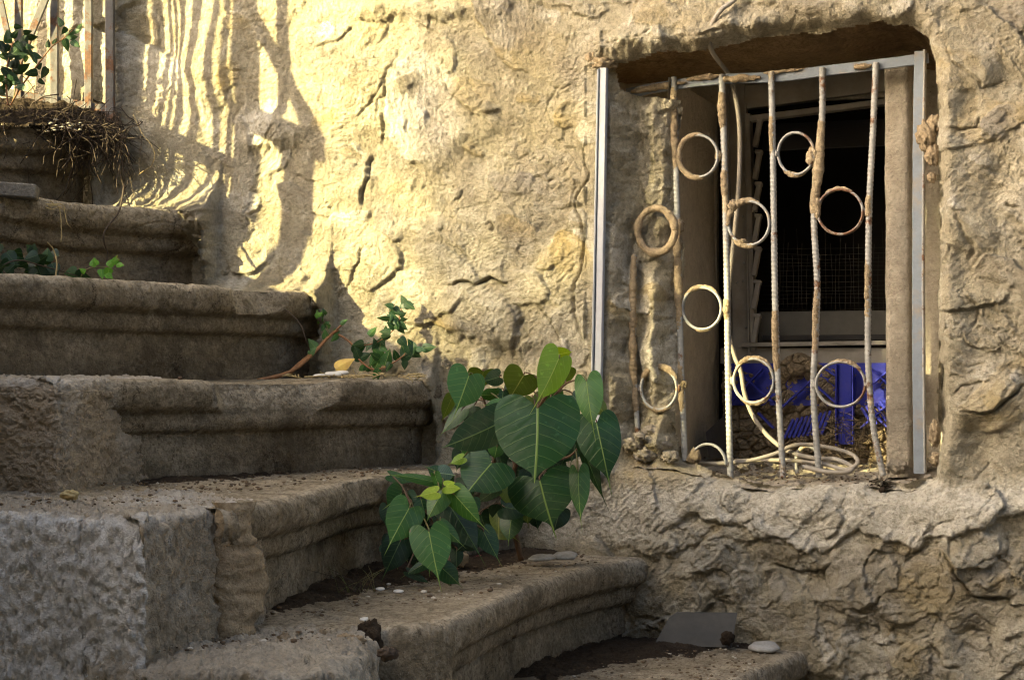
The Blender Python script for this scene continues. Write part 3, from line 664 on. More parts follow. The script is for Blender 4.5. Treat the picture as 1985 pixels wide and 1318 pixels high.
# ================================================================ THE STAIRS
def spath(pts, n): return catmull(np.array([[p[0], p[1], 0] for p in pts]), n)
def sweep(name, front, back, ztop, prof, mat, parent, n=420, nt=60, amp=.003, freq=22, chips=(), seed=0, prof2=None, blend=None, zfun=None, dirtk=1.0, lump=0.0, edge_wear=.012, capR=False, pale0=0.0, pop=0.0):
    Fp = spath(front, n); Bp = spath(back, n)
    T = np.gradient(Fp, axis=0); T /= np.linalg.norm(T, axis=1)[:, None]
    Nn = np.stack([T[:, 1], -T[:, 0], 0 * T[:, 0]], -1)
    pr = catmull([[a, b, 0] for a, b in prof], 110)[:, :2]
    PR = np.broadcast_to(pr, (n, 110, 2)).copy()
    if prof2 is not None:
        p2 = catmull([[a, b, 0] for a, b in prof2], 110)[:, :2]; s = np.linspace(0, 1, n); w = blend(s)[:, None, None]
        PR = PR * (1 - w) + p2 * w
    s = np.linspace(0, 1, n)
    # chips broken off the nosing: the profile is pulled back toward the riser
    ch = np.zeros(n); e = noise3(s * 40, seed + .5, 2.2)
    for (a, b, dpt) in chips: ch = np.maximum(ch, dpt * sstep(a, a + .03, s + .01 * e) * sstep(b, b - .05, s + .01 * e))
    nz = np.clip(fbm(Fp, 9, 4, off=seed + 2), 0, 1)
    ch = np.maximum(ch, .5 * nz); ch = np.maximum(ch, .8 * np.clip(fbm(Fp, 26, 3, off=seed + 41) - .25, 0, 1) * 2)
    d = PR[..., 0]; z = PR[..., 1]
    wz = sstep(-.075, -.03, z)
    lim = .047 - ch[:, None] * .045
    d = np.minimum(d, lim + .25 * np.maximum(-z, 0) * (ch[:, None] > .05))
    z = z - .010 * ch[:, None] * sstep(-.03, 0, z) * (d > .0)
    P = Fp[:, None] + Nn[:, None] * (d - .047)[..., None] + np.array([0, 0, 1.0]) * (z + ztop)[..., None]
    t = np.linspace(1, 0, nt)[:, None]
    Tr = P[:, :1] * (1 - t[None]) + (Bp[:, None] + np.array([0, 0, ztop])) * t[None]
    G_ = np.concatenate([Tr[:, :-1], P], axis=1)
    nm = gridnormals(G_); up = np.sign(nm[:, 5, 2].mean()); nm = nm * up
    a = amp * (fbm(G_, freq, 5, .55, off=seed) + .9 * fbm(G_, freq * .28, 2, off=seed + 9)) + lump * fbm(G_, 46, 4, .6, off=seed + 4) + .0006 * fbm(G_, 160, 2, off=seed)
    if pop:
        wq = G_ + .006 * np.stack([noise3(G_[..., 0] * 45, G_[..., 1] * 45, G_[..., 2] * 45 + k_) for k_ in (0, 7, 13)], -1)
        bil = 1 - np.abs(noise3(wq[..., 0] * 88, wq[..., 1] * 88, wq[..., 2] * 88)) * 2.2; bil2 = 1 - np.abs(noise3(wq[..., 0] * 170, wq[..., 1] * 170, wq[..., 2] * 170)) * 2.2
        a = a + pop * (np.clip(fbm(wq, 95, 3, .6, off=3) + .1, -.4, 1) * 1.6 - .45 * np.clip(bil, 0, 1) ** 3 - .25 * np.clip(bil2, 0, 1) ** 2)
    a = a + .0022 * fbm(G_, 60, 5, .7, off=seed + 12) + .0012 * facets((G_[..., 0] + G_[..., 1] * .8) * 60, (G_[..., 2] + .5 * G_[..., 1]) * 75, seed, 1.5)[0] - .003 * np.clip(noise3(G_[..., 0] * 38, G_[..., 1] * 38, G_[..., 2] * 60) - .35, 0, 1)
    ck = 1 - np.abs(noise3(G_[..., 0] * 9 + seed, G_[..., 1] * 9, G_[..., 2] * 14)) * 16
    a = a - .0035 * np.clip(ck, 0, 1) * sstep(.0, .2, noise3(G_[..., 0] * 5, G_[..., 1] * 5, G_[..., 2] * 5 + seed))
    # horizontal tooling of the risers
    ris = 1 - np.abs(nm[..., 2])
    a = a + .0010 * ris * noise3(G_[..., 0] * 14, G_[..., 1] * 14, G_[..., 2] * 90) * .5 - .006 * np.clip(fbm(G_, 12, 4, .6, off=seed + 31) - .35, 0, 1)
    if zfun is not None: G_ = G_ + np.array([0, 0, 1.0]) * zfun(G_)[..., None]
    V = G_ + nm * a[..., None]
    hgt = (G_[..., 2] - ztop)
    PRd = np.concatenate([np.full((n, nt - 1), -.1), PR[..., 0] - .047], 1)
    low = sstep(-.10, -.19, hgt); dirt = np.clip(low * .8 * sstep(-.4, .3, fbm(G_, 9, 3, off=seed + 6) + .15) + .75 * sstep(-.03, -.075, hgt) * sstep(.0, .45, fbm(G_ * np.array([1, 1, .5]), 7, 4, off=seed + 8)), 0, 1) * dirtk
    dirt = np.maximum(dirt, .6 * dirtk * np.exp(-((hgt + .058) / .007) ** 2))       # darker line along the groove of the moulding
    dirt = np.maximum(dirt, .55 * sstep(.5, .1, np.concatenate([1 - t[:, 0][:-1], np.ones(110)])[None, :] + .2 * fbm(G_, 12, 3, off=seed)) * (hgt > -.01))
    face = pale0 * sstep(-.452, -.466, G_[..., 0]) * sstep(-.3, -.75, nm[..., 1]) if pale0 else 0.0
    pal = np.clip(face * 1.7 * (.85 + .4 * fbm(G_, 8, 3)) + .35 * sstep(.0, .3, fbm(G_ * np.array([1, 1, 1.6]), 5, 4, off=seed + 17)) + .5 * sstep(-.022, -.002, hgt) * sstep(-.06, .01, PRd) + .25 * sstep(-.02, 0, hgt) + .9 * ch[:, None] * wz_pad(wz, nt), 0, 1)
    return mkobj(name, V, gridfaces(n, V.shape[1], flip=up < 0), mat, parent, attrs={"pale": np.clip(pal * (1.0 if pale0 else .6), 0, 1), "dirt": dirt})
def wz_pad(wz, nt): return np.concatenate([np.zeros((wz.shape[0], nt - 1)), wz], 1)

stairs = empty("stone_staircase", "worn limestone staircase with moulded nosings climbing left along the plaster wall", "staircase")
MOLD = [(.02, 0), (.034, -.001), (.042, -.007), (.047, -.020), (.0465, -.034), (.041, -.047), (.030, -.055), (.0235, -.060), (.0225, -.066), (.0215, -.078), (.016, -.088), (.006, -.093), (.0, -.098), (0, -.12), (0, -.16), (.001, -.22)]
ROUGHP = [(.02, 0), (.032, -.002), (.038, -.008), (.041, -.02), (.042, -.05), (.044, -.09), (.045, -.13), (.046, -.18), (.047, -.22)]
def pxy(px, py, z): p = oz(px, py, z); return (p[0], p[1])
# front edge of every step, from off-frame left to the wall
eD = [(-1.9, 3.62), (-1.4, 3.70), (-1.061, 3.75), (-.93, 3.84), (-.893, 3.885)]
eC = [(-1.7, 3.10), (-1.3, 3.28), (-1.0, 3.47), (-.80, 3.66), (-.60, 3.84)]
eB = [(-1.5, 2.35), (-1.15, 2.70), (-.853, 3.01), (-.60, 3.38), (-.33, 3.80)]
eA = [(-1.2, 2.30), (-.95, 2.62), (-.66, 2.96), (-.40, 3.27), (-.10, 3.71)]
eE = [(-.385, 2.42), (-.36, 2.46), (-.30, 2.78), (-.232, 3.22), (-.10, 3.42), (.12, 3.64)]
eF = [(-.40, 2.50), (-.19, 2.50), (-.10, 2.545), (-.06, 2.66), (.02, 2.96), (.105, 3.21), (.20, 3.40), (.34, 3.60)]
eG = [(.10, 2.10), (.25, 2.55), (.395, 3.06), (.48, 3.24), (.60, 3.45)]
eH = [(.3, 1.9), (.55, 2.5), (.75, 3.0), (.95, 3.35)]
def back(e, k=.42):
    "back edge of a tread: the front edge moved in under the next step"
    P = np.array(e); T = np.gradient(P, axis=0); T /= np.linalg.norm(T, axis=1)[:, None]
    return [(p[0] - t[1] * k, p[1] + t[0] * k) for p, t in zip(P, T)]
sweep("step", eD, [(-2.2, 4.6), (-1.6, 4.5), (-1.2, 4.4), (-1.0, 4.2), (-.93, 4.02)], .53, MOLD, M['stone'], stairs, seed=1, chips=[(.62, .70, .5)], dirtk=1.0)
sweep("step", eC, back(eC, .40), .353, MOLD, M['stone'], stairs, seed=2, chips=[(.60, .66, .7), (.705, .735, .5)], dirtk=.45, zfun=lambda G_: .014 * sstep(-.88, -1.02, G_[..., 0]))
sweep("step", eB, back(eB, .36), .179, MOLD, M['stone'], stairs, seed=3, chips=[(.78, .90, .6), (.93, 1.2, .35)], dirtk=1.0)
sweep("step", eA, back(eA, .36), 0.0, MOLD, M['stone'], stairs, seed=4, chips=[(.60, .80, .95), (.9, .94, .5)], dirtk=1.0)
sweep("step", eE, [(-.95, 2.75), (-.90, 2.95), (-.72, 3.1), (-.50, 3.45), (-.35, 3.66), (-.10, 3.85)], -.172, MOLD, M['stone'], stairs, seed=5, chips=[(.40, .62, .35)], dirtk=.4, n=460)
sweep("step", eF, [(-.62, 2.62), (-.52, 2.75), (-.45, 2.85), (-.42, 3.0), (-.35, 3.3), (-.25, 3.55), (-.1, 3.75), (.1, 3.9)], -.344, MOLD, M['stone'], stairs, seed=6, prof2=ROUGHP, blend=lambda s: sstep(.30, .24, s), chips=[(.245, .30, .8)], dirtk=.45, n=520)
sweep("step", eG, back(eG, .45), -.506, MOLD, M['stone'], stairs, seed=7, dirtk=.5, chips=[(.2, .3, .4)])
sweep("step", eH, back(eH, .45), -.68, MOLD, M['stone'], stairs, seed=8, dirtk=.5)
# plastered ends of the steps
BLK = [(.020, 0), (.032, -.003), (.040, -.012), (.043, -.03), (.045, -.07), (.046, -.12), (.047, -.2), (.047, -.30), (.047, -.42), (.047, -.60)]
BLKS = [(a, b * .30) if b < -.03 else (a, b) for a, b in BLK]
sweep("plastered_step_end", [(-1.3, 3.00), (-1.0, 2.84), (-.80, 2.765), (-.70, 2.725), (-.683, 2.735), (-.672, 2.80), (-.655, 3.0), (-.60, 3.14)],
      [(-1.4, 3.5), (-1.2, 3.4), (-1.1, 3.2), (-1.0, 3.1), (-.95, 3.05), (-.9, 3.1), (-.9, 3.2), (-.85, 3.3)], .002, BLKS, M['roughcast'], stairs, seed=21, amp=.008, lump=.004, freq=26, dirtk=.25, n=460, pop=.004)
sweep("plastered_step_end", [(-1.4, 2.64), (-1.0, 2.48), (-.70, 2.36), (-.52, 2.285), (-.468, 2.262), (-.455, 2.272), (-.435, 2.33), (-.385, 2.46), (-.35, 2.56)],
      [(-1.5, 3.0), (-1.1, 2.95), (-.95, 2.9), (-.8, 2.85), (-.72, 2.8), (-.70, 2.8), (-.68, 2.8), (-.60, 2.8), (-.5, 2.8)], -.168, BLK, M['roughcast'], stairs, seed=22, amp=.005, lump=.0060, freq=34, n=900, nt=110, dirtk=.05, pop=.0062, pale0=1.0,
      zfun=lambda G_: -.006 + .006 * fbm(G_, 30, 3, off=3))
sweep("plastered_step_end", [(-.60, 2.33), (-.50, 2.26), (-.40, 2.215), (-.27, 2.19), (-.215, 2.21), (-.19, 2.30), (-.185, 2.42), (-.18, 2.56)],
      [(-.60, 2.7), (-.5, 2.68), (-.45, 2.66), (-.4, 2.64), (-.36, 2.62), (-.32, 2.62), (-.3, 2.66), (-.28, 2.7)], -.340, BLK, M['sill'], stairs, seed=23, amp=.013, lump=.006, freq=22, n=520, nt=90, pop=.004,
      zfun=lambda G_: .010 * fbm(G_, 14, 4, off=13) - .012)
# flake of mortar closing the joint at the end of the stone
rk = np.random.default_rng(12); zz = np.linspace(-.166, -.352, 22)
L_ = [np.array([-.404 + .004 * rk.normal(), 2.432, z]) for z in zz]; R_ = [np.array([-.350 + .010 * math.sin(z * 40) + .003 * rk.normal(), 2.482 + .010 * math.sin(z * 40), z]) for z in zz]
sheet("joint_mortar", L_, R_, 60, .005, M['mortar'], stairs, freq=34, nu=220, seed=44, curve=lambda s, t: np.stack([.016 * np.sin(t * math.pi) ** .4 + 0 * s, -.014 * np.sin(t * math.pi) ** .4 + 0 * s, 0 * s * t], -1))
lane = mkobj("lane", [(-30, -30, -1.36), (40, -30, -1.36), (40, 40, -1.36), (-30, 40, -1.36)], [(0, 1, 2, 3)], M['ground'], smooth=False); tag(lane, "worn stone paving of the lane below the stairs", kind="structure")

# ================================================================ WHAT CASTS THE SHADE (left of and behind the camera)
XP = -1.16
def src(px, py, x=XP):
    "the place on the vertical plane X=x whose shadow falls on the wall at that sight point"
    P = ow(px, py, .01); t = (P[0] - x) / SUN_H[0]
    return P - t * np.array([SUN_H[0], SUN_H[1], -SUN_T])
AX3 = np.eye(3)
mb = MB(); mb.box(np.array([XP - .06, 1.0, -.43]), AX3, (.05, 2.80, .93), .004)
par = mb.build("parapet_wall", M['plaster_in'], None, smooth=False); tag(par, "low plastered parapet wall along the open left side of the stairs, carrying the railing", "wall")
rail = empty("stair_railing", "painted iron railing with gate post and brace standing on the low parapet wall", "railing")
def stick(a, b, w, d, name, parent, mat):
    m_ = MB(); a = np.asarray(a); b = np.asarray(b); v = b - a; L = np.linalg.norm(v); v /= L
    s_ = np.array([1.0, 0, 0]); s_ = s_ - v * s_.dot(v); s_ /= np.linalg.norm(s_); t_ = np.cross(s_, v)
    m_.box((a + b) / 2, np.array([s_, v, t_]), (d / 2, L / 2, w / 2), .001); return m_.build(name, mat, parent, smooth=False)
QP = .00079 / .88
for px, w in [(280, 16), (308, 8), (326, 6), (344, 9), (374, 13), (410, 10), (434, 8)]:
    c = src(px, 100); stick((c[0], c[1], .49), (c[0], c[1], 1.75), w * 1.15 * QP, .012, "bar", rail, M['fence'])
for px, w, top in [(468, 44, 2.2), (564, 62, None), (246, 14, 2.1), (539, 15, 2.2), (258, 7, 2.0)]:
    c = src(px, 250); stick((c[0], c[1], .49), (c[0], c[1], top or src(564, 245)[2]), w * QP, .02, "post" if w > 20 else "bar", rail, M['fence'])
a, b = src(238, 278), src(450, 278); zr = (a[2] + b[2]) / 2; stick((a[0], a[1], zr), (b[0], b[1], zr), .036, .02, "lower_rail", rail, M['fence'])
a, b = src(440, 252), src(612, 252); zr = (a[2] + b[2]) / 2; stick((a[0] + .01, a[1], zr), (b[0] + .01, b[1], zr), .050, .02, "crossbar", rail, M['fence'])
stick(src(448, -40), src(604, 262), .020, .02, "brace", rail, M['fence']); 
a, b = src(238, -190), src(612, -190); stick((a[0], a[1], a[2]), (b[0], b[1], a[2]), .03, .02, "top_rail", rail, M['fence'])
# unseen house added across the lane so that its corner ends the sunlight
def qw(q, al, z): return np.array([al * SUN_H[0] - q * SUN_H[1], al * SUN_H[1] + q * SUN_H[0], z])
mb = MB(); e1 = np.array([*SUN_H, 0]) / hn; e2 = np.array([-e1[1], e1[0], 0])
mb.box(qw(2.86 - 2.5, -12, 2.6), np.array([e1, e2, [0, 0, 1.0]]), (1.5, 2.5, 4.0)); 
nb = empty("unseen_shade_house", "unseen ochre rendered house added across the lane to cut off the sun", "house")
mb.build("walls", M['housewall'], nb, smooth=False)
mb = MB(); mb.box(qw(2.86 - 2.5, -12, 6.66), np.array([e1, e2, [0, 0, 1.0]]), (1.55, 2.52, .06)); mb.build("roof_slab", M['plaster_in'], nb, smooth=False)
ob = empty("added_opposite_house", "unseen rendered house added behind the camera to block the low sky", "house")  # unseen house added to block frontal sky, leaving light mostly from above
mb = MB(); mb.box(np.array([3.0, -4.3, 1.5]), AX3, (6.5, 1.5, 2.9)); mb.build("walls", M['mortar'], ob, smooth=False)
mb = MB(); mb.box(np.array([3.0, -4.3, 4.46]), AX3, (6.6, 1.6, .06)); mb.build("roof_slab", M['plaster_in'], ob, smooth=False)
# unseen tree added beside it, its crown shaped to thin out the sunlight
tree = empty("unseen_shade_tree", "unseen loose-leaved tree added across the lane to fade the sunlight on the wall", "tree")
mb = MB(); b0 = qw(2.6, -9, -1.36); tp = qw(2.9, -9, 4.3)
mb.tube([b0, qw(2.55, -9, .6), qw(2.75, -9, 2.4), tp], [.12 - .0018 * k for k in range(50)], 10, 50, rough=.02, nfreq=8); mb.build("trunk", M['bark'], tree)
r4 = np.random.default_rng(21); V = []; Fc = []
def tq(q): return np.interp(q, [2.2, 2.85, 2.95, 3.1, 3.25, 3.4, 3.52, 3.62], [3.0, 3.0, 3.0, 2.6, 1.5, .40, .03, 0])  # leaf density follows the wanted fade of sunlight along the wall
hs = .022; n = 0; 
while n < 7600:
    q = r4.uniform(2.2, 3.62); w = r4.uniform(.5, 2.7)
    if r4.random() * 3.0 > tq(q) or (2.885 < q < 2.965 and .66 < w < 1.05): continue  # gap left in the leaves to let sun into the window
    n += 1; al = -9 + r4.normal() * .5; c = qw(q, al, w - SUN_T * al)
    d1 = r4.normal(size=3); d1 /= np.linalg.norm(d1); d2 = np.cross(d1, r4.normal(size=3)); d2 /= np.linalg.norm(d2)
    if r4.random() < .75 and n > 0: pass
    k = len(V); V += [c - d1 * hs * 1.7, c + d2 * hs, c + d1 * hs * 1.7, c - d2 * hs]; Fc.append((k, k + 1, k + 2, k + 3))
NLEAF = 7600
mkobj("crown", V, Fc, M['lf_mid'], tree, smooth=False)

# ================================================================ FENCE AT THE TOP LEFT
fence = empty("metal_fence", "rusty painted metal fence with crossed braces across the top step", "fence")
YF = 3.88
def fbar(pa, pb, w, name="bar", d=.016, Yo=0.0, mat='fence'):
    m_ = MB(); a = oy(*pa, YF + Yo); b = oy(*pb, YF + Yo); v = b - a; L = np.linalg.norm(v); v /= L
    t_ = np.array([0, 1.0, 0]); s_ = np.cross(v, t_)
    ax = np.array([s_, t_, v]); 
    if np.linalg.det(ax) < 0: ax[0] *= -1
    m_.box((a + b) / 2, ax, (w * YF / F / 2, d / 2, L / 2), .0012); return m_.build(name, M[mat], fence, smooth=False)
fbar((213, -150), (214, 250), 16, "post", .02)
for x0, x1, y1, w in [(37, 36, 196, 14), (106, 106, 212, 15), (173, 172, 212, 14), (-32, -32, 190, 14), (-100, -100, 190, 14)]: fbar((x0, -150), (x1, y1), w)
fbar((-160, 152), (218, 214), 15, "lower_rail", .02, .006)
fbar((96, -20), (46, 100), 14, "brace", .008, -.02); fbar((46, 100), (20, 160), 13, "brace", .008, -.02); fbar((-6, -30), (22, 100), 12, "brace", .008, -.02)
fbar((-160, -148), (218, -148), 16, "top_rail", .02, .006)

# ================================================================ THE GRILLE
grille = empty("window_grille", "old window grille of twisted rebar and rings, smeared with mortar and rust", "window grille")
DG = -.075
def barpath(pts, off=DG): return catmull([ow(x, y, off) for x, y in pts], 520)
BARS = [
    ([(1230, 495), (1228, 600), (1229, 700), (1236, 838)], .0052, [(495, 800, .005)], 'rebar_rust'),
    ([(1306, 150), (1310, 300), (1313, 430), (1317, 560), (1320, 700), (1328, 893)], .0062, [(170, 330, .0035), (420, 640, .0045), (700, 800, .002)], 'rebar'),
    ([(1399, 145), (1404, 300), (1408, 480), (1410, 600), (1412, 760), (1416, 928)], .0064, [(180, 250, .005), (330, 380, .003), (580, 620, .005)], 'rebar'),
    ([(1495, 140), (1498, 280), (1500, 420), (1503, 600), (1509, 760), (1518, 925)], .0062, [(600, 720, .003), (225, 300, .001)], 'rebar'),
    ([(1594, 132), (1594, 220), (1588, 330), (1578, 420), (1584, 540), (1582, 640), (1577, 760), (1588, 925)], .0064, [(235, 415, .0068), (560, 680, .0022)], 'rebar_rust'),
    ([(1698, 122), (1692, 260), (1685, 400), (1683, 560), (1683, 700), (1692, 820), (1712, 922)], .0062, [(380, 420, .002), (500, 620, .001)], 'rebar_rust'),
]
for k, (pts, r_, muds, mt) in enumerate(BARS):
    pp = barpath(pts, DG + .003 * (k % 2) + (.045 if k == 0 else 0)); mb = MB(); mb.tube(pp, r_ * .93, 14, rib=(.0085, .12)); bar = mb.build("bar", M[mt], grille)
    ys = np.array([topx(*p_)[1] for p_ in pp])
    for (y0, y1, th_) in muds:
        mb = MB()
        s_ = (ys > y0) & (ys < y1)
        if s_.sum() < 6: continue
        seg = pp[s_]; m_ = len(seg); t = np.linspace(0, 1, m_); env = np.sin(t * math.pi) ** .35
        lum = np.clip(.75 + .9 * fbm(seg, 38, 3, off=k * 3), .1, 2.0)
        mb.tube(seg + NW * (.002 * env)[:, None] - UW * (.0015 * env)[:, None], r_ * .75 + th_ * env * lum, 16, rough=.0022, nfreq=110); mb.build("mortar_smear", M['mortar'], bar)
RINGS = [(1272, 447, 37, 44, 'm', 0, 360), (1354, 303, 40, 43, 'rebar', 0, 360), (1543, 298, 37, 43, 'rebar_rust', 0, 360), (1452, 433, 42, 45, 'rebar', 0, 360), (1629, 411, 46, 46, 'rebar_rust', 0, 360),
         (1361, 598, 40, 43, 'rebar', 0, 360), (1461, 738, 41, 45, 'rebar', 0, 360), (1630, 745, 50, 46, 'rebar_rust', 0, 360), (1278, 753, 37, 43, 'rebar', 0, 360), (1372, 902, 38, 44, 'rebar', 2, 172)]
for k, (cx, cy, rx, ry, mt, a0, a1) in enumerate(RINGS):
    DG = -.075 + (.038 if k in (0, 8) else 0)
    n = 120; an = np.radians(np.linspace(a0, a1, n)); tilt = [.1, .25, .3, .2, .1, .2, .1, -.2, .0, .1][k]
    prof = [(-.0016, -.006), (.0016, -.006), (.0022, 0), (.0016, .006), (-.0016, .006), (-.0022, 0)]
    C = np.array([ow(cx + math.cos(t) * (rx - 2.5), cy - math.sin(t) * (ry - 2.5), DG + .002 + .012 * tilt * math.cos(t)) for t in an]); cc = ow(cx, cy, DG + .002)
    R_ = C - cc; R_ /= np.linalg.norm(R_, axis=1)[:, None]
    V = C[:, None] + R_[:, None] * np.array([p_[0] for p_ in prof])[None, :, None] * 1.25 + NW * np.array([p_[1] for p_ in prof])[None, :, None]
    V = V + (.0006 * fbm(V, 120, 3))[..., None] * R_[:, None]
    fc = gridfaces(n, 6); wrapf = np.stack([np.arange(n - 1) * 6 + 5, np.arange(n - 1) * 6, np.arange(1, n) * 6, np.arange(1, n) * 6 + 5], -1)
    ring = mkobj("ring", V, np.vstack([fc, wrapf]), M['rebar'] if mt == 'm' else M[mt], grille)
    for an_ in ((180, 0) if a1 - a0 == 360 else (4,)):
        mb = MB(); t = math.radians(an_); mb.rock(ow(cx + math.cos(t) * (rx + 1), cy - math.sin(t) * ry, DG + .003), .0052, seed=k + an_, rough=.6, n=9, freq=2.2, squash=(.8, .8, 1.5)); mb.build("weld_bead", M['rebar_rust'], ring)
    segs = {0: [(0, 360, .0052)], 1: [(75, 290, .0042), (340, 375, .004)], 2: [(230, 300, .0018)], 3: [(60, 190, .0038), (225, 290, .0038)], 4: [(60, 130, .0018), (150, 200, .004)], 5: [(40, 150, .0022), (250, 300, .0015)],
            6: [(30, 150, .0028), (230, 320, .002)], 7: [(40, 120, .0018)], 8: [(20, 170, .0050), (210, 320, .003)], 9: [(150, 172, .006)]}[k]
    for (b0_, b1_, th_) in segs:
        mb = MB()
        m_ = 70; aa = np.radians(np.linspace(b0_, b1_, m_)); sp_ = np.array([ow(cx + math.cos(t) * (rx - 1), cy - math.sin(t) * (ry - 1), DG + .003) for t in aa])
        env = np.sin(np.linspace(0, 1, m_) * math.pi) ** .3 if b1_ - b0_ < 360 else np.ones(m_)
        lum = np.clip(.8 + .9 * fbm(sp_, 45, 3, off=k), .2, 2); mb.tube(sp_, (.0028 + th_ * lum) * env + .0005, 12, rough=.0020, nfreq=120)
        mb.build("mortar_smear", M['mortar'], ring)
DG = -.075
# clods of mortar joining rings and bars
for (x, y, r_, s_) in [(1316, 440, 12, 1.5), (1312, 300, 9, 1.2), (1575, 305, 14, 1.5), (1421, 398, 12, 1), (1407, 600, 9, 1.2), (1325, 745, 10, 1), (1240, 405, 15, 1), (1230, 745, 9, 1.2), (1347, 885, 14, 1.3), (1583, 395, 10, 1.6), (1440, 468, 9, .6)]:
    mb = MB(); mb.rock(ow(x, y, DG + .004), r_ * .00085, seed=x + y, rough=.6, n=14, freq=2.2, squash=(1, .8, s_)); mb.build("mortar_clod", M['mortar'], grille)
# top flat rail, right-hand upright
rl = [(1215, 182), (1300, 166), (1400, 154), (1500, 150), (1600, 138), (1700, 126), (1800, 113)]
def flat(name, pts, w, d, off, mat, parent, n=160, rough=.0008, seed=0):
    C = catmull([ow(x, y, off) for x, y in pts], n); T = np.gradient(C, axis=0); T /= np.linalg.norm(T, axis=1)[:, None]; S = np.cross(T, NW); S /= np.linalg.norm(S, axis=1)[:, None]
    hw, hd, b = w / 2, d / 2, .0012; pr = [(-hw + b, hd), (0, hd), (hw - b, hd), (hw, hd - b), (hw, -hd + b), (hw - b, -hd), (-hw + b, -hd), (-hw, -hd + b), (-hw, hd - b)]
    m = len(pr); V = C[:, None] + S[:, None] * np.array([p_[0] for p_ in pr])[None, :, None] + NW * np.array([p_[1] for p_ in pr])[None, :, None]
    V = V + NW * (rough * fbm(V, 60, 3, off=seed))[..., None] + S[:, None] * (rough * fbm(V, 45, 3, off=seed + 5))[..., None]
    fc = np.vstack([gridfaces(n, m), np.stack([np.arange(n - 1) * m + m - 1, np.arange(n - 1) * m, np.arange(1, n) * m, np.arange(1, n) * m + m - 1], -1)])
    fl = [list(f) for f in fc] + [list(range(m))[::-1], list(range((n - 1) * m, n * m))]
    return mkobj(name, V, fl, mat, parent, smooth=False)
tr = flat("top_rail", rl, .020, .006, DG - .006, M['bluegrey'], grille)
for (x0, x1, th_, dy) in [(1222, 1330, .0085, -2), (1330, 1400, .005, -8), (1400, 1475, .010, 0), (1655, 1690, .006, 0), (1480, 1560, .003, -9)]:
    xs = np.linspace(x0, x1, 60); ys = np.interp(xs, [p_[0] for p_ in rl], [p_[1] for p_ in rl]) + dy
    mb = MB(); pp = np.array([ow(x, y, DG + .001) for x, y in zip(xs, ys)]); env = np.sin(np.linspace(0, 1, 60) * math.pi) ** .3
    mb.tube(pp, th_ * env * np.clip(.8 + .8 * fbm(pp, 30, 3), .3, 2) + .0005, 14, rough=.004, nfreq=60); mb.build("mortar_smear", M['mortar'], tr)
flat("upright", [(1783, 100), (1780, 300), (1779, 500), (1779, 700), (1782, 918)], .020, .007, DG, M['bluegrey'], grille, seed=7)
flat("upright_flange", [(1793, 98), (1791, 300), (1790, 500), (1791, 700), (1794, 916)], .004, .022, DG - .004, M['rebar_rust'], grille, seed=9)
mb = MB(); mb.tube([ow(1165, 128, .012), ow(1195, 120, -.01)], .011, 12, 12, rough=.006, nfreq=50); mb.build("mortar_end", M['mortar'], grille)
# mortar lumps bridging the upright and the wall
for (x, y, r_, s_) in [(1795, 262, 20, 1.6), (1808, 300, 15, 1.6), (1812, 240, 16, 1), (1806, 345, 9, 1.2), (1812, 840, 12, 2.2), (1815, 890, 14, 1)]:
    mb = MB(); mb.rock(ow(x, y, -.045), r_ * .00085, seed=x + y, rough=.7, n=20, freq=2.4, squash=(1, .9, s_)); mb.build("mortar_lump", M['mortar'], house)

# white aluminium trunking left of the window
tk = empty("cable_trunking", "pale aluminium cable trunking running upright on the wall left of the window", "trunking")
def strip(pts, w, d, off, name, mat): 
    o = flat(name, pts, w, d, off, mat, tk, n=40, rough=.0003); return o
strip([(1171, 133), (1168, 300), (1165, 480), (1162, 650), (1159, 800), (1157, 920)], .0140, .014, .020, "cover", M['alu'])
strip([(1163.2, 135), (1160, 300), (1156.5, 480), (1153.2, 650), (1150, 800), (1148, 920)], .0022, .020, .020, "ridge", M['bluegrey'])
strip([(1160.2, 136), (1157, 300), (1153.5, 480), (1150, 650), (1147, 800), (1145, 920)], .0030, .012, .020, "ridge", M['alu'])
mb = MB(); mb.rock(ow(1170, 122, .012), .018, seed=4, rough=.7, n=22, freq=2.0, squash=(1.3, .8, .7)); mb.rock(ow(1150, 112, .012), .014, seed=9, rough=.7, n=18, freq=2.2); mb.build("mortar_cap", M['mortar'], tk)
mb = MB(); mb.rock(ow(1159, 630, .022), .005, seed=2, rough=.5); mb.build("snail_shell", M['straw'], tk)

# ================================================================ CABLE AND THE THINGS IN THE WINDOW
cb = MB()
SZ = lambda x, y, off: ow(x, y, off)
cb.tube([ow(1440, -40, .03), ow(1425, -2, .03), ow(1400, 18, .035), ow(1383, 42, .03), ow(1375, 70, .02), ow(1378, 95, -.01), ow(1392, 118, -.05), ow(1408, 138, -.10), ow(1420, 165, -.12), ow(1430, 215, -.12), ow(1434, 270, -.12),
         ow(1432, 360, -.12), ow(1424, 450, -.12), ow(1413, 560, -.12), ow(1412, 640, -.12), ow(1424, 690, -.12), ow(1436, 720, -.12), ow(1444, 765, -.125), ow(1462, 810, -.13), ow(1492, 848, -.13), ow(1530, 875, -.12), ow(1580, 888, -.10), ow(1620, 890, -.09), ow(1652, 905, -.085), ow(1640, 915, -.07), ow(1600, 914, -.06), ow(1560, 905, -.06)],
        .0045, 10, 420)
cable = cb.build("cable", M['cable']); tag(cable, "dusty beige cable drooping from the wall top through the grille to the sill", "cable")
cb = MB()
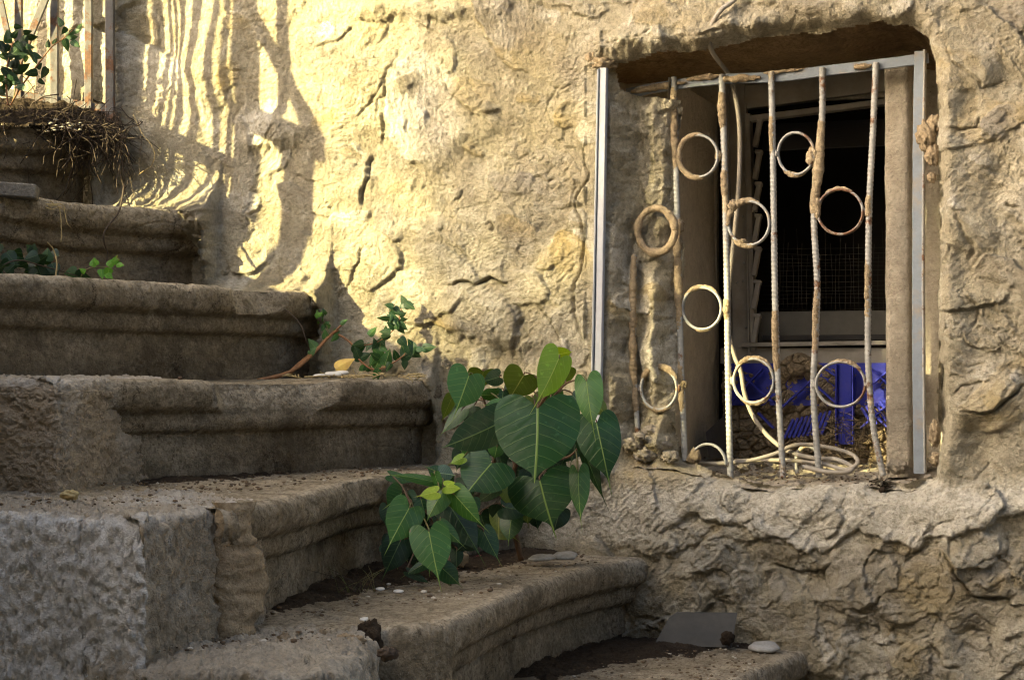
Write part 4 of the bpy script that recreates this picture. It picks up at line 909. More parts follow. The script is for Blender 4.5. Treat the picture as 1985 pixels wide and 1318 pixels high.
cb.tube([ow(1340, 897, -.10), ow(1400, 898, -.10), ow(1450, 893, -.10), ow(1500, 880, -.10), ow(1545, 862, -.11), ow(1600, 866, -.12), ow(1650, 880, -.11), ow(1662, 897, -.09), ow(1640, 910, -.08), ow(1600, 900, -.09), ow(1550, 893, -.12), ow(1500, 892, -.14), ow(1440, 893, -.14), ow(1380, 899, -.13), ow(1345, 903, -.12)], .0042, 10, 420)
o_ = cb.build("cable", M['cable']); tag(o_, "loose coil of beige cable lying on the window sill behind the bars", "cable")

crate = empty("blue_crate", "broken blue plastic crate walled into the bottom of the window behind the bars", "crate")
DC = -.40
mb = MB(); bar_px(mb, 1638, 706, 1638, 862, .028, DC + .004, .006); bar_px(mb, 1622, 706, 1621, 866, .003, DC + .012, .018); bar_px(mb, 1654, 706, 1654, 862, .003, DC + .012, .018)
mb.build("channel", M['blue'], crate, smooth=False)
mb = MB(); mb.box(ow(1590, 745, DC - .022), WAX, (.20, .045, .003)); mb.build("panel", M['blue'], crate, smooth=False)
mb = MB()
for (x0, y0, x1, y1) in [(1418, 778, 1478, 715), (1425, 715, 1500, 780), (1505, 800, 1575, 735), (1600, 715, 1620, 728), (1580, 745, 1622, 782), (1622, 815, 1654, 792), (1622, 792, 1654, 815), (1690, 745, 1735, 708), (1685, 712, 1740, 758), (1668, 830, 1740, 770), (1470, 800, 1500, 830), (1690, 800, 1735, 840)]:
    bar_px(mb, x0, y0, x1, y1, .0045, DC + .002, .016)
mb.build("lattice", M['blue'], crate, smooth=False)
mb = MB()
for k in range(9):
    mb = MB(); x = 1560 + k * 9; bar_px(mb, x - 40, 850 - k, x + 8 - 30, 812 - k * 2, .006, DC + .002, .004); mb.build('slot_rib', M['blue'], crate, smooth=False)
for k in range(8):
    mb = MB(); x = 1670 + k * 9; bar_px(mb, x, 790 - k * 3, x + 22, 825 - k * 3, .006, DC + .002, .004); mb.build('slot_rib', M['blue'], crate, smooth=False)


r5 = np.random.default_rng(8)
# dried mortar pushed against and over the crate: one lumpy sheet standing behind and between its ribs
nx, nz_ = 420, 230; xs_ = np.linspace(1400, 1752, nx)[:, None] + np.zeros((1, nz_)); t_ = np.linspace(0, 1, nz_)[None, :]
top_ = 712 + 10 * np.sin(xs_ / 37) - 26 * np.exp(-((xs_ - 1540) / 34) ** 2) - 8 * np.exp(-((xs_ - 1440) / 20) ** 2)
ys_ = top_ + (898 - top_) * t_
Pm = np.stack([ow(x, y, DC - .020) for x, y in zip(xs_.ravel(), ys_.ravel())]).reshape(nx, nz_, 3)
fa, fb_ = facets(xs_ / 26, ys_ / 22, 5, 1.4); fc_, fd_ = facets(xs_ / 11, ys_ / 9, 6, 1.4)
hm = .012 * fa - .010 * np.exp(-fb_ / .10) + .005 * fc_ - .003 * np.exp(-fd_ / .12) + .010 * fbm(Pm, 14, 4, off=3) + .0015 * fbm(Pm, 110, 3)
hm = hm + .030 * np.exp(-((xs_ - 1545) / 40) ** 2 - ((ys_ - 712) / 26) ** 2) + .018 * sstep(800, 850, ys_) + .012 * np.exp(-((xs_ - 1600) / 22) ** 2 - ((ys_ - 765) / 40) ** 2) + .010 * np.exp(-((xs_ - 1520) / 24) ** 2 - ((ys_ - 770) / 50) ** 2)
hm = hm - .05 * sstep(.04, 0, t_) 
Vm = Pm + NW * hm[..., None]
mo = mkobj("mortar_heap", Vm, gridfaces(nx, nz_, flip=True), M['mortar'])
tag(mo, "heap of dried mortar pushed through and over the blue plastic crate", "mortar", kind="stuff")

# things lying on the sill
mb = MB(); c = [ow(1368, 838, -.25), ow(1408, 800, -.36), ow(1422, 885, -.36), ow(1374, 888, -.24)]
mkobj("glass_shard", np.vstack([np.array(c), np.array(c) - NW * .003]), [(3, 2, 1, 0), (4, 5, 6, 7), (0, 1, 5, 4), (1, 2, 6, 5), (2, 3, 7, 6), (3, 0, 4, 7)], M['greyplate'], smooth=False)
tag(bpy.context.scene.objects["glass_shard"], "dark shard of glass leaning against the left jamb inside the window", "glass shard")
cl = empty("plastic_clip", "broken pale plastic clip lying on the sill below the cable coil", "clip")
mb = MB(); a, b = ow(1555, 903, -.10), ow(1632, 917, -.11); d = b - a; L = np.linalg.norm(d); d /= L; sd = np.cross(np.array([0, 0, 1.]), d); sd /= np.linalg.norm(sd)
AXC = np.array([d, sd, np.cross(d, sd)]); mb.box((a + b) / 2, AXC, (L / 2, .0035, .003), .001); mb.build("arm", M['shell'], cl, smooth=False)
mb = MB(); mb.box((a + b) / 2 + sd * .010, AXC, (L / 2.4, .003, .003), .001); mb.box((a + b) / 2 + sd * .005 - d * .03, AXC, (.004, .008, .004), .001); mb.build("arm", M['shell'], cl, smooth=False)
mb = MB(); n = 60; an = np.radians(np.linspace(0, 360, n)); mb.tube([ow(1567 + 30 * math.cos(t), 900 - 36 * math.sin(t), -.16) + NW * .03 * math.cos(t) for t in np.radians(np.linspace(-30, 215, 40))], .0045, 8, 60, rough=.001)
o_ = mb.build("iron_hoop", M['rebar_rust']); tag(o_, "rusty iron hoop standing on the sill between the two middle bars", "hoop")
mb = MB()
for k in range(70):
    x, y = r5.uniform(1590, 1725), r5.uniform(815, 885); pts = [ow(x, y, -.30 + r5.uniform(-.05, .05))]
    for j in range(4): x += r5.normal() * 18; y += r5.normal() * 12; pts.append(ow(x, min(y, 886), -.30 + r5.uniform(-.06, .06)))
    mb.tube(pts, .0006, 4, 16)
o_ = mb.build("tangled_wire", M['root']); tag(o_, "dark tangle of thin rusted wire and roots under the blue crate", "wire", kind="stuff")
mb = MB()
for (x, y, r_, off) in [(1738, 905, 20, -.10), (1700, 928, 9, -.05), (1275, 862, 30, -.04), (1250, 880, 22, -.02), (1300, 885, 18, -.03), (1228, 860, 20, -.015), (1262, 835, 18, -.03), (1240, 845, 12, .0), (1440, 905, 15, -.14), (1475, 900, 12, -.16), (1505, 903, 10, -.15), (1410, 898, 9, -.12), (1790, 905, 12, -.10), (1800, 925, 8, -.04)]:
    mb.rock(ow(x, y, off), r_ * .00085, seed=(x * 3 + y) % 53, rough=.7, n=18, freq=2.5, squash=(1.1, .9, .75))
o_ = mb.build("rubble", M['sill']); tag(o_, "crumbled mortar rubble lying along the window sill", "rubble", kind="stuff")
mb = MB()
for k in range(420):
    x = r5.uniform(1330, 1810); off = r5.uniform(-.42, -.01); c = ow(x, 0, off); zz = -.199 - .14 * (off) * .22 + .03 * 0
    zz = np.interp(off, [-.47, 0], [-.163, -.205]) + .006
    r_ = r5.uniform(.0008, .0034); mb.rock([c[0], c[1], zz], r_, seed=k, rough=.5, n=4, squash=(1, 1, .5))
o_ = mb.build("sill_crumbs", M['crumb']); tag(o_, "dark crumbs and grit scattered over the window sill", "crumbs", kind="stuff")
mb = MB(); 
for k in range(46):
    x, y = 1700 + r5.normal() * 16, 941 + r5.normal() * 3.5; c = ow(x, y, -.02); d = r5.normal(size=3); d[2] *= .3; d /= np.linalg.norm(d); mb.tube([c - d * .008, c, c + d * .009 + np.array([0, 0, .002])], .001, 4, 5)
mb.rock(ow(1710, 950, -.005), .006, seed=3, rough=.5); o_ = mb.build("moss_tuft", M['soil']); tag(o_, "dark tuft of dried moss on the front edge of the sill under the right bar", "moss")

# ================================================================ PLANTS
HEART = [(0, 1.0), (.016, .95), (.035, .91), (.075, .875), (.17, .825), (.42, .74), (.67, .62), (.87, .46), (.98, .28), (1.0, .11), (.98, -.02), (.86, -.14), (.64, -.20), (.40, -.19), (.20, -.115), (.06, -.03), (.0, .0)]
HEART_L = [(0, 1.0), (.012, .92), (.02, .83), (.035, .76), (.08, .71), (.20, .65), (.45, .56), (.72, .45), (.92, .31), (1.0, .15), (1.0, .01), (.9, -.10), (.68, -.155), (.42, -.15), (.2, -.09), (.06, -.025), (0, 0)]
OVAL = [(0, 1.0), (.10, .93), (.35, .78), (.70, .58), (.95, .36), (1.0, .18), (.85, .05), (.5, -.02), (.2, -.02), (0, 0)]
def leafmesh(name, parent, B, T, wid, roll, mat, shape=HEART, fold=.10, bend=.10, seed=0, rings=10, m=34, side=0.0, twist=0.0):
    B, T = np.asarray(B, float), np.asarray(T, float); a = T - B; L = np.linalg.norm(a); a /= L
    v = -(B + T) / 2; v /= np.linalg.norm(v); n = v - a * v.dot(a); n /= np.linalg.norm(n); s = np.cross(a, n)
    cr, sr = math.cos(roll), math.sin(roll); s2 = s * cr + n * sr; n2 = n * cr - s * sr
    hw = wid / 2 / max(cr, .35)
    o = catmull([[p[0], p[1], 0] for p in shape], m)[:, :2]; o[:, 0] = np.maximum(o[:, 0], 0)
    O = np.vstack([o, np.stack([-o[-2:0:-1, 0], o[-2:0:-1, 1]], -1)])       # closed outline
    r = np.linspace(0, 1, rings)[1:] ** .8
    # rings shrink toward the midrib at half the blade length, so the notch stays open
    ctr = np.array([0, .05])
    X = (ctr + (O[None] - ctr) * r[:, None, None]); X = np.vstack([X.reshape(-1, 2), [ctr]])
    x, y = X[:, 0], X[:, 1]
    rg = np.random.default_rng(seed + 100); ph = rg.uniform(0, 6, 4)
    z = fold * hw * (-(np.abs(x)) ** 1.3) - bend * L * np.clip(y, 0, 1) ** 2 + .035 * hw * np.sin(7 * y + ph[0] + 2 * x) * np.abs(x) + .05 * hw * np.sin(3 * y + ph[1]) * x + side * hw * x * np.clip(y, 0, 1)
    z += .030 * hw * np.abs(x) * np.cos((y - .45 * np.abs(x)) * 7 * 2 * math.pi) * .5
    cur = rg.uniform(-.05, .05) * L * np.clip(y, 0, 1) ** 2
    # keep the tip where it was asked for
    P = B + s2 * (x * hw + cur - 0 * y)[:, None] + a * (y * L)[:, None] + n2 * (z + bend * L * np.clip(y, 0, 1))[:, None] + np.array([0, 0, -1.0]) * (twist * hw * np.maximum(np.abs(x) - .3, 0))[:, None]
    k = len(O); Fc = []
    for i in range(rings - 2):
        for j in range(k): Fc.append((i * k + j, (i + 1) * k + j, (i + 1) * k + (j + 1) % k, i * k + (j + 1) % k))
    c = (rings - 1) * k
    for j in range(k): Fc.append((c, j, (j + 1) % k))
    return mkobj(name, P, Fc, mat, parent, True, uv=np.stack([x * .5, y], -1))
S_ = 1 / 2.585
def zp(x, y): return 700 + x * S_, 650 + y * S_
fig = empty("heart_leaved_fig", "large wild fig with broad dark heart-shaped drip-tip leaves growing between step and wall", "plant", "wild fig seedlings on the steps")
fig2 = empty("heart_leaved_fig", "smaller lighter-green wild fig seedling in front of the riser, left of the big one", "plant", "wild fig seedlings on the steps")
#  attach, tip (in the enlarged crop), width, distance, tip nearer(-)/farther(+), roll, material
BIG = [
    ((885, 367), (886, 745), 385, 3.06, -.03, .05, 'lf_dark', .14), ((895, 728), (976, 1032), 305, 3.16, -.02, -.15, 'lf_dark', .12), ((655, 640), (528, 800), 240, 3.14, -.03, .3, 'lf_dark', .2),
    ((692, 438), (402, 575), 178, 3.12, -.03, .4, 'lf_blue', .1), ((540, 203), (452, 432), 172, 3.16, -.04, -.3, 'lf_mid', .15), ((990, 118), (838, 400), 150, 3.10, -.05, .45, 'lf_fresh', .2),
    ((975, 98), (1062, 78), 62, 3.14, .0, .5, 'lf_yellow', .1), ((1130, 232), (1178, 545), 128, 3.12, -.03, -.35, 'lf_mid', .3), ((1180, 440), (1250, 822), 200, 3.20, -.03, .15, 'lf_dark', .2),
    ((1090, 500), (1266, 922), 78, 3.22, -.03, -.7, 'lf_deep', .3), ((815, 200), (722, 345), 165, 3.24, .02, .2, 'lf_olive', .1), ((690, 208), (608, 232), 78, 3.22, .0, .4, 'lf_blue', .1),
    ((612, 182), (588, 292), 128, 3.24, .02, -.3, 'lf_olive', .1), ((1010, 165), (880, 318), 140, 3.22, .02, .4, 'lf_olive', .2), ((1088, 690), (1112, 1003), 92, 3.10, -.03, .3, 'lf_mid', .35),
    ((452, 318), (386, 455), 56, 3.22, .0, .6, 'lf_olive', .2), ((565, 352), (440, 440), 100, 3.26, .02, .4, 'lf_deep', .2), ((675, 300), (585, 296), 60, 3.22, 0, .5, 'lf_mid', .2),
    ((700, 345), (596, 352), 60, 3.18, 0, .4, 'lf_mid', .2), ((680, 560), (668, 622), 74, 3.16, 0, .2, 'lf_mid', .2), ((510, 612), (426, 656), 46, 3.14, 0, .5, 'lf_fresh', .2),
    ((1186, 348), (1228, 402), 70, 3.24, 0, .3, 'lf_olive', .2), ((1040, 565), (1000, 668), 90, 3.28, 0, .3, 'lf_deep', .2), ((720, 860), (896, 905), 100, 3.24, 0, .4, 'lf_deep', .2),
    ((700, 850), (790, 985), 120, 3.28, .03, .2, 'lf_deep', .2), ((672, 775), (548, 850), 60, 3.22, .02, .5, 'lf_blue', .1), ((950, 290), (1040, 330), 90, 3.26, .02, .3, 'lf_mid', .1),
    ((560, 560), (515, 660), 90, 3.20, .0, .3, 'lf_mid', .2), ((840, 640), (760, 760), 110, 3.30, .03, .3, 'lf_deep', .2), ((1085, 420), (1105, 520), 80, 3.30, .0, .3, 'lf_deep', .2),
    ((470, 350), (445, 430), 60, 3.28, .0, .3, 'lf_deep', .2), ((620, 700), (560, 800), 100, 3.30, .0, .2, 'lf_deep', .2), ((940, 560), (960, 680), 110, 3.32, .0, .2, 'lf_deep', .2),
    ((1060, 300), (1100, 350), 60, 3.27, .0, .3, 'lf_blue', .2), ((600, 900), (640, 1030), 110, 3.30, .0, .2, 'lf_deep', .2), ((800, 880), (860, 960), 90, 3.34, .0, .2, 'lf_deep', .2), ((500, 380), (380, 530), 60, 3.20, .0, .6, 'lf_dark', .2)]
SML = [
    ((378, 785), (262, 812), 62, 2.96, 0, .35, 'lf_yellow', .1), ((425, 757), (526, 772), 58, 2.98, 0, .5, 'lf_yellow', .1), ((240, 867), (100, 1102), 165, 2.96, -.03, .1, 'lf_mid', .15), ((340, 984), (396, 1292), 182, 2.94, -.03, .05, 'lf_mid', .15),
    ((405, 790), (308, 965), 100, 2.99, -.01, .4, 'lf_mid', .2), ((205, 790), (105, 880), 118, 3.04, 0, .2, 'lf_dark', .15), ((225, 800), (262, 870), 80, 3.05, 0, .4, 'lf_blue', .15), ((470, 800), (655, 990), 110, 2.98, -.02, -.35, 'lf_mid', .25),
    ((450, 862), (632, 1162), 150, 3.04, -.02, .2, 'lf_deep', .15), ((615, 985), (704, 1167), 95, 3.08, -.02, .2, 'lf_dark', .15), ((195, 1035), (88, 1242), 135, 3.03, -.02, .2, 'lf_deep', .15), ((412, 1170), (520, 1272), 92, 2.97, 0, .2, 'lf_dark', .1),
    ((400, 692), (305, 650), 66, 3.06, 0, .4, 'lf_dark', .2), ((395, 690), (472, 702), 88, 3.05, 0, .4, 'lf_blue', .2), ((372, 735), (72, 680), 46, 3.0, -.03, .3, 'lf_mid', .3), ((405, 952), (528, 1078), 70, 3.02, 0, .4, 'lf_mid', .2),
    ((320, 1140), (192, 1226), 44, 3.0, 0, .5, 'lf_dark', .3), ((240, 1185), (372, 1258), 40, 3.0, 0, .4, 'lf_deep', .2), ((270, 900), (225, 1060), 110, 3.09, 0, .2, 'lf_deep', .2), ((520, 1000), (500, 1120), 120, 3.12, 0, .2, 'lf_deep', .2),
    ((370, 700), (412, 800), 46, 2.99, 0, .5, 'lf_mid', .3), ((150, 700), (300, 745), 50, 3.06, 0, .5, 'lf_dark', .3), ((440, 850), (380, 900), 60, 3.06, 0, .3, 'lf_olive', .2), ((300, 1080), (250, 1200), 110, 3.09, 0, .2, 'lf_deep', .2), ((420, 740), (480, 690), 70, 3.07, 0, .3, 'lf_dark', .2)]
def plant(root, L, nodes_, seed):
    for i, (b, t, w, Y, dY, roll, mt, fold) in enumerate(L):
        B = oy(*zp(*b), Y); T = oy(*zp(*t), Y + dY)
        leafmesh("leaf", root, B, T, 1.12 * w * S_ * Y / F, roll * (1 if i % 2 else -1) if abs(roll) > .2 else roll, M[mt], shape=HEART if (seed == 0 and i in (0, 3, 2)) or abs(b[1] - t[1]) + abs(b[0] - t[0]) < 110 else HEART_L, fold=fold, bend=.10 + .05 * (i % 3), seed=seed + i)
        # petiole back to the nearest point of a stem
        q = min(nodes_, key=lambda p: np.linalg.norm(p - B) + .25 * max(0, p[2] - B[2] - .02)); mid = (q + B) / 2 + np.array([0, .012, .010])
        mb = MB(); mb.tube([q, mid, B + (B - T) / np.linalg.norm(B - T) * .004 + np.array([0, .006, .002]), B + np.array([0, .001, 0])], [.0013] * 12, 6, 12); mb.build("petiole", M['greenstem'] if mt in ('lf_fresh', 'lf_yellow', 'lf_mid') else M['redstem'], root)
def stem(root, pts, r0, r1):
    P = catmull(pts, 60); mb = MB(); mb.tube(P, np.linspace(r0, r1, 60), 9, rough=.0006); mb.build("stem", M['redstem'], root); return list(P[6::4])
nb_ = []
g0 = oy(1010, 1085, 3.34)
nb_ += stem(fig, [g0, oy(990, 980, 3.32), oy(1000, 900, 3.30), oy(1040, 800, 3.26), oy(1075, 740, 3.20), oy(1083, 700, 3.14)], .006, .0022)
nb_ += stem(fig, [oy(995, 960, 3.32), oy(960, 900, 3.28), oy(955, 830, 3.24), oy(940, 780, 3.24), oy(925, 745, 3.22)], .0035, .0016)
nb_ += stem(fig, [oy(1035, 815, 3.27), oy(1090, 750, 3.22), oy(1120, 735, 3.18)], .0025, .0015)
nb_ += stem(fig, [oy(995, 950, 3.32), oy(1060, 900, 3.28), oy(1110, 880, 3.24), oy(1140, 830, 3.24)], .003, .0016)
rf = np.random.default_rng(17)
for (x0, y0, x1, y1, n_, Y0_, Y1_) in [(500, 430, 1060, 960, 26, 3.24, 3.34), (700, 200, 1000, 420, 5, 3.24, 3.3), (1040, 420, 1200, 640, 5, 3.26, 3.3)]:
    for _ in range(n_):
        x, y = rf.uniform(x0, x1), rf.uniform(y0, y1); L_ = rf.uniform(90, 170); a_ = rf.normal() * .5; Yq = rf.uniform(Y0_, Y1_)
        BIG.append(((x, y), (x + math.sin(a_) * L_, y + math.cos(a_) * L_), L_ * rf.uniform(.6, .8), Yq, -.01, rf.uniform(-.4, .4), ['lf_deep', 'lf_deep', 'lf_dark', 'lf_olive'][rf.integers(4)], .15))
for _ in range(28):
    x, y = rf.uniform(130, 560), rf.uniform(780, 1130); L_ = rf.uniform(70, 130); a_ = rf.normal() * .5
    SML.append(((x, y), (x + math.sin(a_) * L_, y + math.cos(a_) * L_), L_ * rf.uniform(.7, .95), rf.uniform(3.06, 3.13), -.01, rf.uniform(-.4, .4), ['lf_deep', 'lf_deep', 'lf_dark'][rf.integers(3)], .15))
plant(fig, BIG, nb_, 0)
ns_ = []
g1 = oy(862, 1112, 3.12)
ns_ += stem(fig2, [g1, oy(860, 1060, 3.09), oy(850, 1010, 3.06), oy(855, 960, 3.03), oy(850, 935, 3.0)], .0038, .0016)
ns_ += stem(fig2, [oy(858, 1050, 3.09), oy(880, 1010, 3.07), oy(878, 970, 3.03)], .0022, .0014)
ns_ += stem(fig2, [oy(858, 1060, 3.09), oy(820, 1040, 3.05), oy(800, 990, 3.0)], .0022, .0014)
plant(fig2, SML, ns_, 60)

# low creeper with red-brown stems on the tread under the wall
r6 = np.random.default_rng(31)
vine = empty("creeping_shrub", "thin red-stemmed creeping shrub with small dark leaves against the lit wall above a tread", "plant")
def yw(x, y, off=.04): return ow(x, y, off)
def twig(root, pts, r0, r1, mat='redroot', name="stem", n=50, rough=.0004):
    P = catmull(pts, n); mb = MB(); mb.tube(P, np.linspace(r0, r1, n), 7, rough=rough, nfreq=90); mb.build(name, M[mat], root); return P
V1 = twig(vine, [yw(500, 738, .25), yw(560, 722, .20), yw(600, 692, .14), yw(640, 650, .07), yw(655, 640, .05)], .0045, .0028)
V2 = twig(vine, [yw(560, 722, .2), yw(585, 700, .16), yw(615, 675, .10), yw(643, 648, .06), yw(668, 625, .05)], .003, .0018)
V3 = twig(vine, [yw(650, 645, .05), yw(680, 665, .05), yw(690, 690, .05), yw(720, 715, .06), yw(745, 712, .07), yw(775, 695, .07), yw(790, 680, .06)], .0025, .0012)
V4 = twig(vine, [yw(685, 668, .05), yw(715, 668, .06), yw(745, 655, .06), yw(770, 630, .06), yw(778, 600, .05), yw(792, 588, .05)], .0018, .0009)
V5 = twig(vine, [yw(770, 640, .06), yw(755, 610, .06), yw(765, 590, .06)], .001, .0007, 'greenstem')
V6 = twig(vine, [yw(745, 712, .07), yw(735, 690, .06), yw(738, 665, .06)], .001, .0007, 'greenstem')
V7 = twig(vine, [yw(780, 692, .07), yw(800, 680, .06), yw(822, 678, .06)], .001, .0007, 'greenstem')
V8 = twig(vine, [yw(640, 652, .07), yw(632, 630, .06), yw(618, 612, .06), yw(612, 598, .06)], .001, .0006, 'greenstem')
def smallleaf(root, c, ln, wd, ang, mat, roll=0.0, shape=OVAL, seed=0):
    d = np.array([math.cos(ang), .25 * math.sin(seed * 1.7), math.sin(ang)]); leafmesh("leaf", root, c, c + d * ln, wd, roll, M[mat], shape=shape, fold=.15, bend=.1, seed=seed, rings=4, m=12)
k = 0
for P, dens, sz, mats in [(V4, 22, 13, ['lf_small', 'lf_small', 'lf_dark']), (V5, 12, 11, ['lf_small']), (V6, 8, 15, ['lf_small', 'lf_mid']), (V7, 7, 15, ['lf_small', 'lf_dark']), (V3, 12, 20, ['lf_small', 'lf_dark', 'lf_mid']), (V8, 9, 12, ['lf_mid', 'lf_grn']), (V2, 4, 16, ['lf_mid'])]:
    for j in range(dens):
        c = P[int(np.clip(len(P) * (.25 + .75 * (j + .5) / dens), 0, len(P) - 1))] + r6.normal(size=3) * .003; s_ = sz * r6.uniform(.7, 1.3) * .001
        smallleaf(vine, c, s_ * 1.5, s_ * 1.0, r6.uniform(0, 6.28), mats[r6.integers(len(mats))], r6.uniform(-.6, .6), seed=k); k += 1
for (x, y, ln, wd, an, mt) in [(705, 665, 26, 16, 3.3, 'lf_small'), (715, 650, 24, 15, .8, 'lf_mid'), (735, 695, 22, 16, 2.6, 'lf_dark'), (755, 618, 26, 11, 3.1, 'lf_dark'), (775, 655, 24, 20, -.9, 'lf_small'), (790, 670, 24, 20, -1.2, 'lf_small'), (808, 675, 20, 12, -.3, 'lf_small'), (735, 715, 26, 16, 4.2, 'lf_mid'), (785, 700, 18, 14, -1.6, 'lf_small'), (660, 628, 18, 10, .6, 'lf_mid'), (655, 650, 20, 12, 3.9, 'lf_mid')]:
    smallleaf(vine, yw(x, y, .075), ln * .001, wd * .001, an, mt, .3, seed=k); k += 1
# the thing's roots and dry stalks around it are separate pieces of litter
sg = empty("root_strand", "dark thin root hanging in a curve over the nosing left of the creeping shrub", "root"); twig(sg, [yw(508, 586, .12), yw(530, 590, .13), yw(560, 605, .15), yw(583, 630, .15), yw(592, 655, .15), yw(604, 690, .13)], .0016, .0009, 'root', "strand")
# dark creeper on the second tread, bright sprig beside it
ivy = empty("dark_creeper", "dark round-leaved creeper in the shade at the left edge of a tread", "plant")
zB = .179
def onB(x, y, Y): return oy(x, y, Y)
for j in range(34):
    x = r6.uniform(-30, 150); y = 535 + .02 * x - abs(r6.normal()) * 26; 
    if y < 455 + .25 * x: y = r6.uniform(500, 530)
    Y = 3.12 + .0011 * x + r6.uniform(0, .05); s_ = r6.uniform(18, 34) * .00088
    smallleaf(ivy, onB(x, y, Y), s_, s_ * .95, r6.uniform(0, 6.28), 'lf_deep' if r6.random() < .75 else 'lf_small', r6.uniform(-.5, .5), seed=k); k += 1
twig(ivy, [onB(-20, 530, 3.13), onB(30, 505, 3.15), onB(80, 515, 3.2), onB(150, 535, 3.28)], .0015, .0008, 'root')
twig(ivy, [onB(108, 536, 3.2), onB(110, 510, 3.2), onB(104, 485, 3.2), onB(92, 470, 3.18)], .0016, .0009, 'straw')
spr = empty("bright_sprig", "bright green clover-like sprig on the edge of a tread, lit beside the dark creeper", "plant")
P = twig(spr, [onB(155, 540, 3.27), onB(165, 525, 3.26), onB(185, 518, 3.26), onB(205, 518, 3.26), onB(225, 512, 3.26)], .0012, .0008, 'greenstem')
for (x, y, ln, an) in [(178, 516, 18, 1.2), (188, 514, 16, 2.0), (196, 522, 20, -1.4), (205, 530, 18, -.6), (210, 516, 20, .9), (222, 513, 20, 1.3), (226, 512, 16, -.2), (212, 520, 22, -1.9), (165, 528, 14, 2.6), (218, 506, 16, .2)]:
    smallleaf(spr, onB(x, y, 3.25), ln * .00095, ln * .0007, an, 'lf_grn', .2, seed=k); k += 1
# climber at the fence
cl_ = empty("fence_climber", "small-leaved climber with a red stem growing up through the metal fence", "plant")
YC = 3.76
C1 = twig(cl_, [oy(20, 205, YC), oy(40, 170, YC), oy(70, 130, YC), oy(100, 92, YC), (oy(122, 76, YC)), oy(145, 55, YC)], .0022, .0010)
C2 = twig(cl_, [oy(15, 205, YC), oy(12, 150, YC), oy(20, 100, YC), oy(35, 60, YC)], .0022, .0010)
C3 = twig(cl_, [oy(25, 200, YC), oy(30, 160, YC), oy(22, 120, YC), oy(45, 85, YC), oy(60, 110, YC)], .0014, .0008, 'greenstem')
for P, dens in ((C1, 12), (C2, 26), (C3, 26)):
    for j in range(dens):
        c = P[int(r6.uniform(.2, 1) * (len(P) - 1))] + r6.normal(size=3) * .012; s_ = r6.uniform(12, 24) * .001
        smallleaf(cl_, c, s_ * 1.3, s_ * .8, r6.uniform(0, 6.28), ['lf_small', 'lf_deep', 'lf_deep'][r6.integers(3)], r6.uniform(-.6, .6), seed=k); k += 1
for (x, y, ln, an) in [(125, 76, 26, -1.3), (135, 66, 20, .6), (142, 62, 18, .1), (150, 58, 16, .9), (60, 105, 24, -.4), (65, 108, 20, -1.2), (138, 80, 24, -.6)]:
    smallleaf(cl_, oy(x, y, YC), ln * .0011, ln * .0006, an, 'lf_dark', .2, seed=k); k += 1

# ================================================================ SOIL, ROOTS AND LITTER
def soil(name, label, cat, front, back_, z, h, nu=260, nv=70, seed=0, mat='soil'):
    A = catmull([oz(x, y, z) for x, y in front], nu); B = catmull([oz(x, y, z) for x, y in back_], nu); t = np.linspace(0, 1, nv)[None, :, None]
    P = A[:, None] * (1 - t) + B[:, None] * t; s = np.linspace(0, 1, nu)[:, None]
    env = np.minimum(np.minimum(sstep(0, .5, t[..., 0]), sstep(0, .12, s)), sstep(1, .9, s))
    P[..., 2] = z - .008 + (h + .008) * np.clip(env * (.8 + .8 * fbm(P, 16, 4, off=seed)) + 0 * s, 0, 2) + .004 * fbm(P, 60, 4, .6, off=seed) * sstep(0, .3, env) + .0025 * fbm(P, 150, 2, off=seed)
    n_ = np.array([0, 0, 1.0]); o = mkobj(name, P, gridfaces(nu, nv), M[mat], None); tag(o, label, cat, kind="stuff"); return o
soil("soil", "dark soil heaped on the tread under the fig plants at the foot of the wall", "soil", [(480, 1205), (600, 1180), (740, 1150), (900, 1128), (1060, 1100), (1180, 1080), (1280, 1066)], [(470, 1185), (620, 1140), (740, 1095), (860, 1070), (1000, 1050), (1120, 1045), (1280, 1050)], -.344, .012, seed=1)
soil("soil", "grimy dirt along the foot of the riser beside the plastered step end", "soil", [(200, 945), (400, 940), (600, 918), (760, 902), (875, 893)], [(180, 925), (400, 915), (600, 895), (760, 878), (870, 872)], -.172, .006, seed=2)
soil("soil", "dark dirt covering the inner corner of the lowest visible tread", "soil", [(1060, 1330), (1180, 1300), (1300, 1290), (1420, 1275), (1520, 1258)], [(960, 1318), (1100, 1270), (1240, 1225), (1330, 1222), (1500, 1240)], -.506, .012, seed=3)
def crumbs(name, label, polys, mats='crumb', seed=0, big=1.0):
    r = np.random.default_rng(seed); mb = MB()
    for (pts, z, n, s0, s1) in polys:
        xs = [p[0] for p in pts]; ys = [p[1] for p in pts]; c = 0; g = 0
        while c < n and g < n * 20:
            g += 1; x, y = r.uniform(min(xs), max(xs)), r.uniform(min(ys), max(ys))
            if not in_poly(np.array([x]), np.array([y]), pts)[0]: continue
            c += 1; s_ = s0 + (s1 - s0) * r.random() ** 3; mb.rock(oz(x, y, z + .3 * s_), s_, seed=c + seed * 7, rough=.55, n=4 if s_ < .004 else 7, squash=(1.2, 1, r.uniform(.3, .8)))
    o = mb.build(name, M[mats]); return tag(o, label, "crumbs", kind="stuff")
Ftop = [(480, 1215), (700, 1180), (900, 1160), (1100, 1100), (1270, 1072), (1240, 1045), (1000, 1060), (740, 1105), (480, 1190)]
Etop = [(200, 948), (450, 955), (640, 930), (870, 900), (870, 880), (600, 905), (380, 930), (190, 935)]
Gtop = [(1100, 1318), (1420, 1318), (1500, 1262), (1300, 1225), (1120, 1270)]
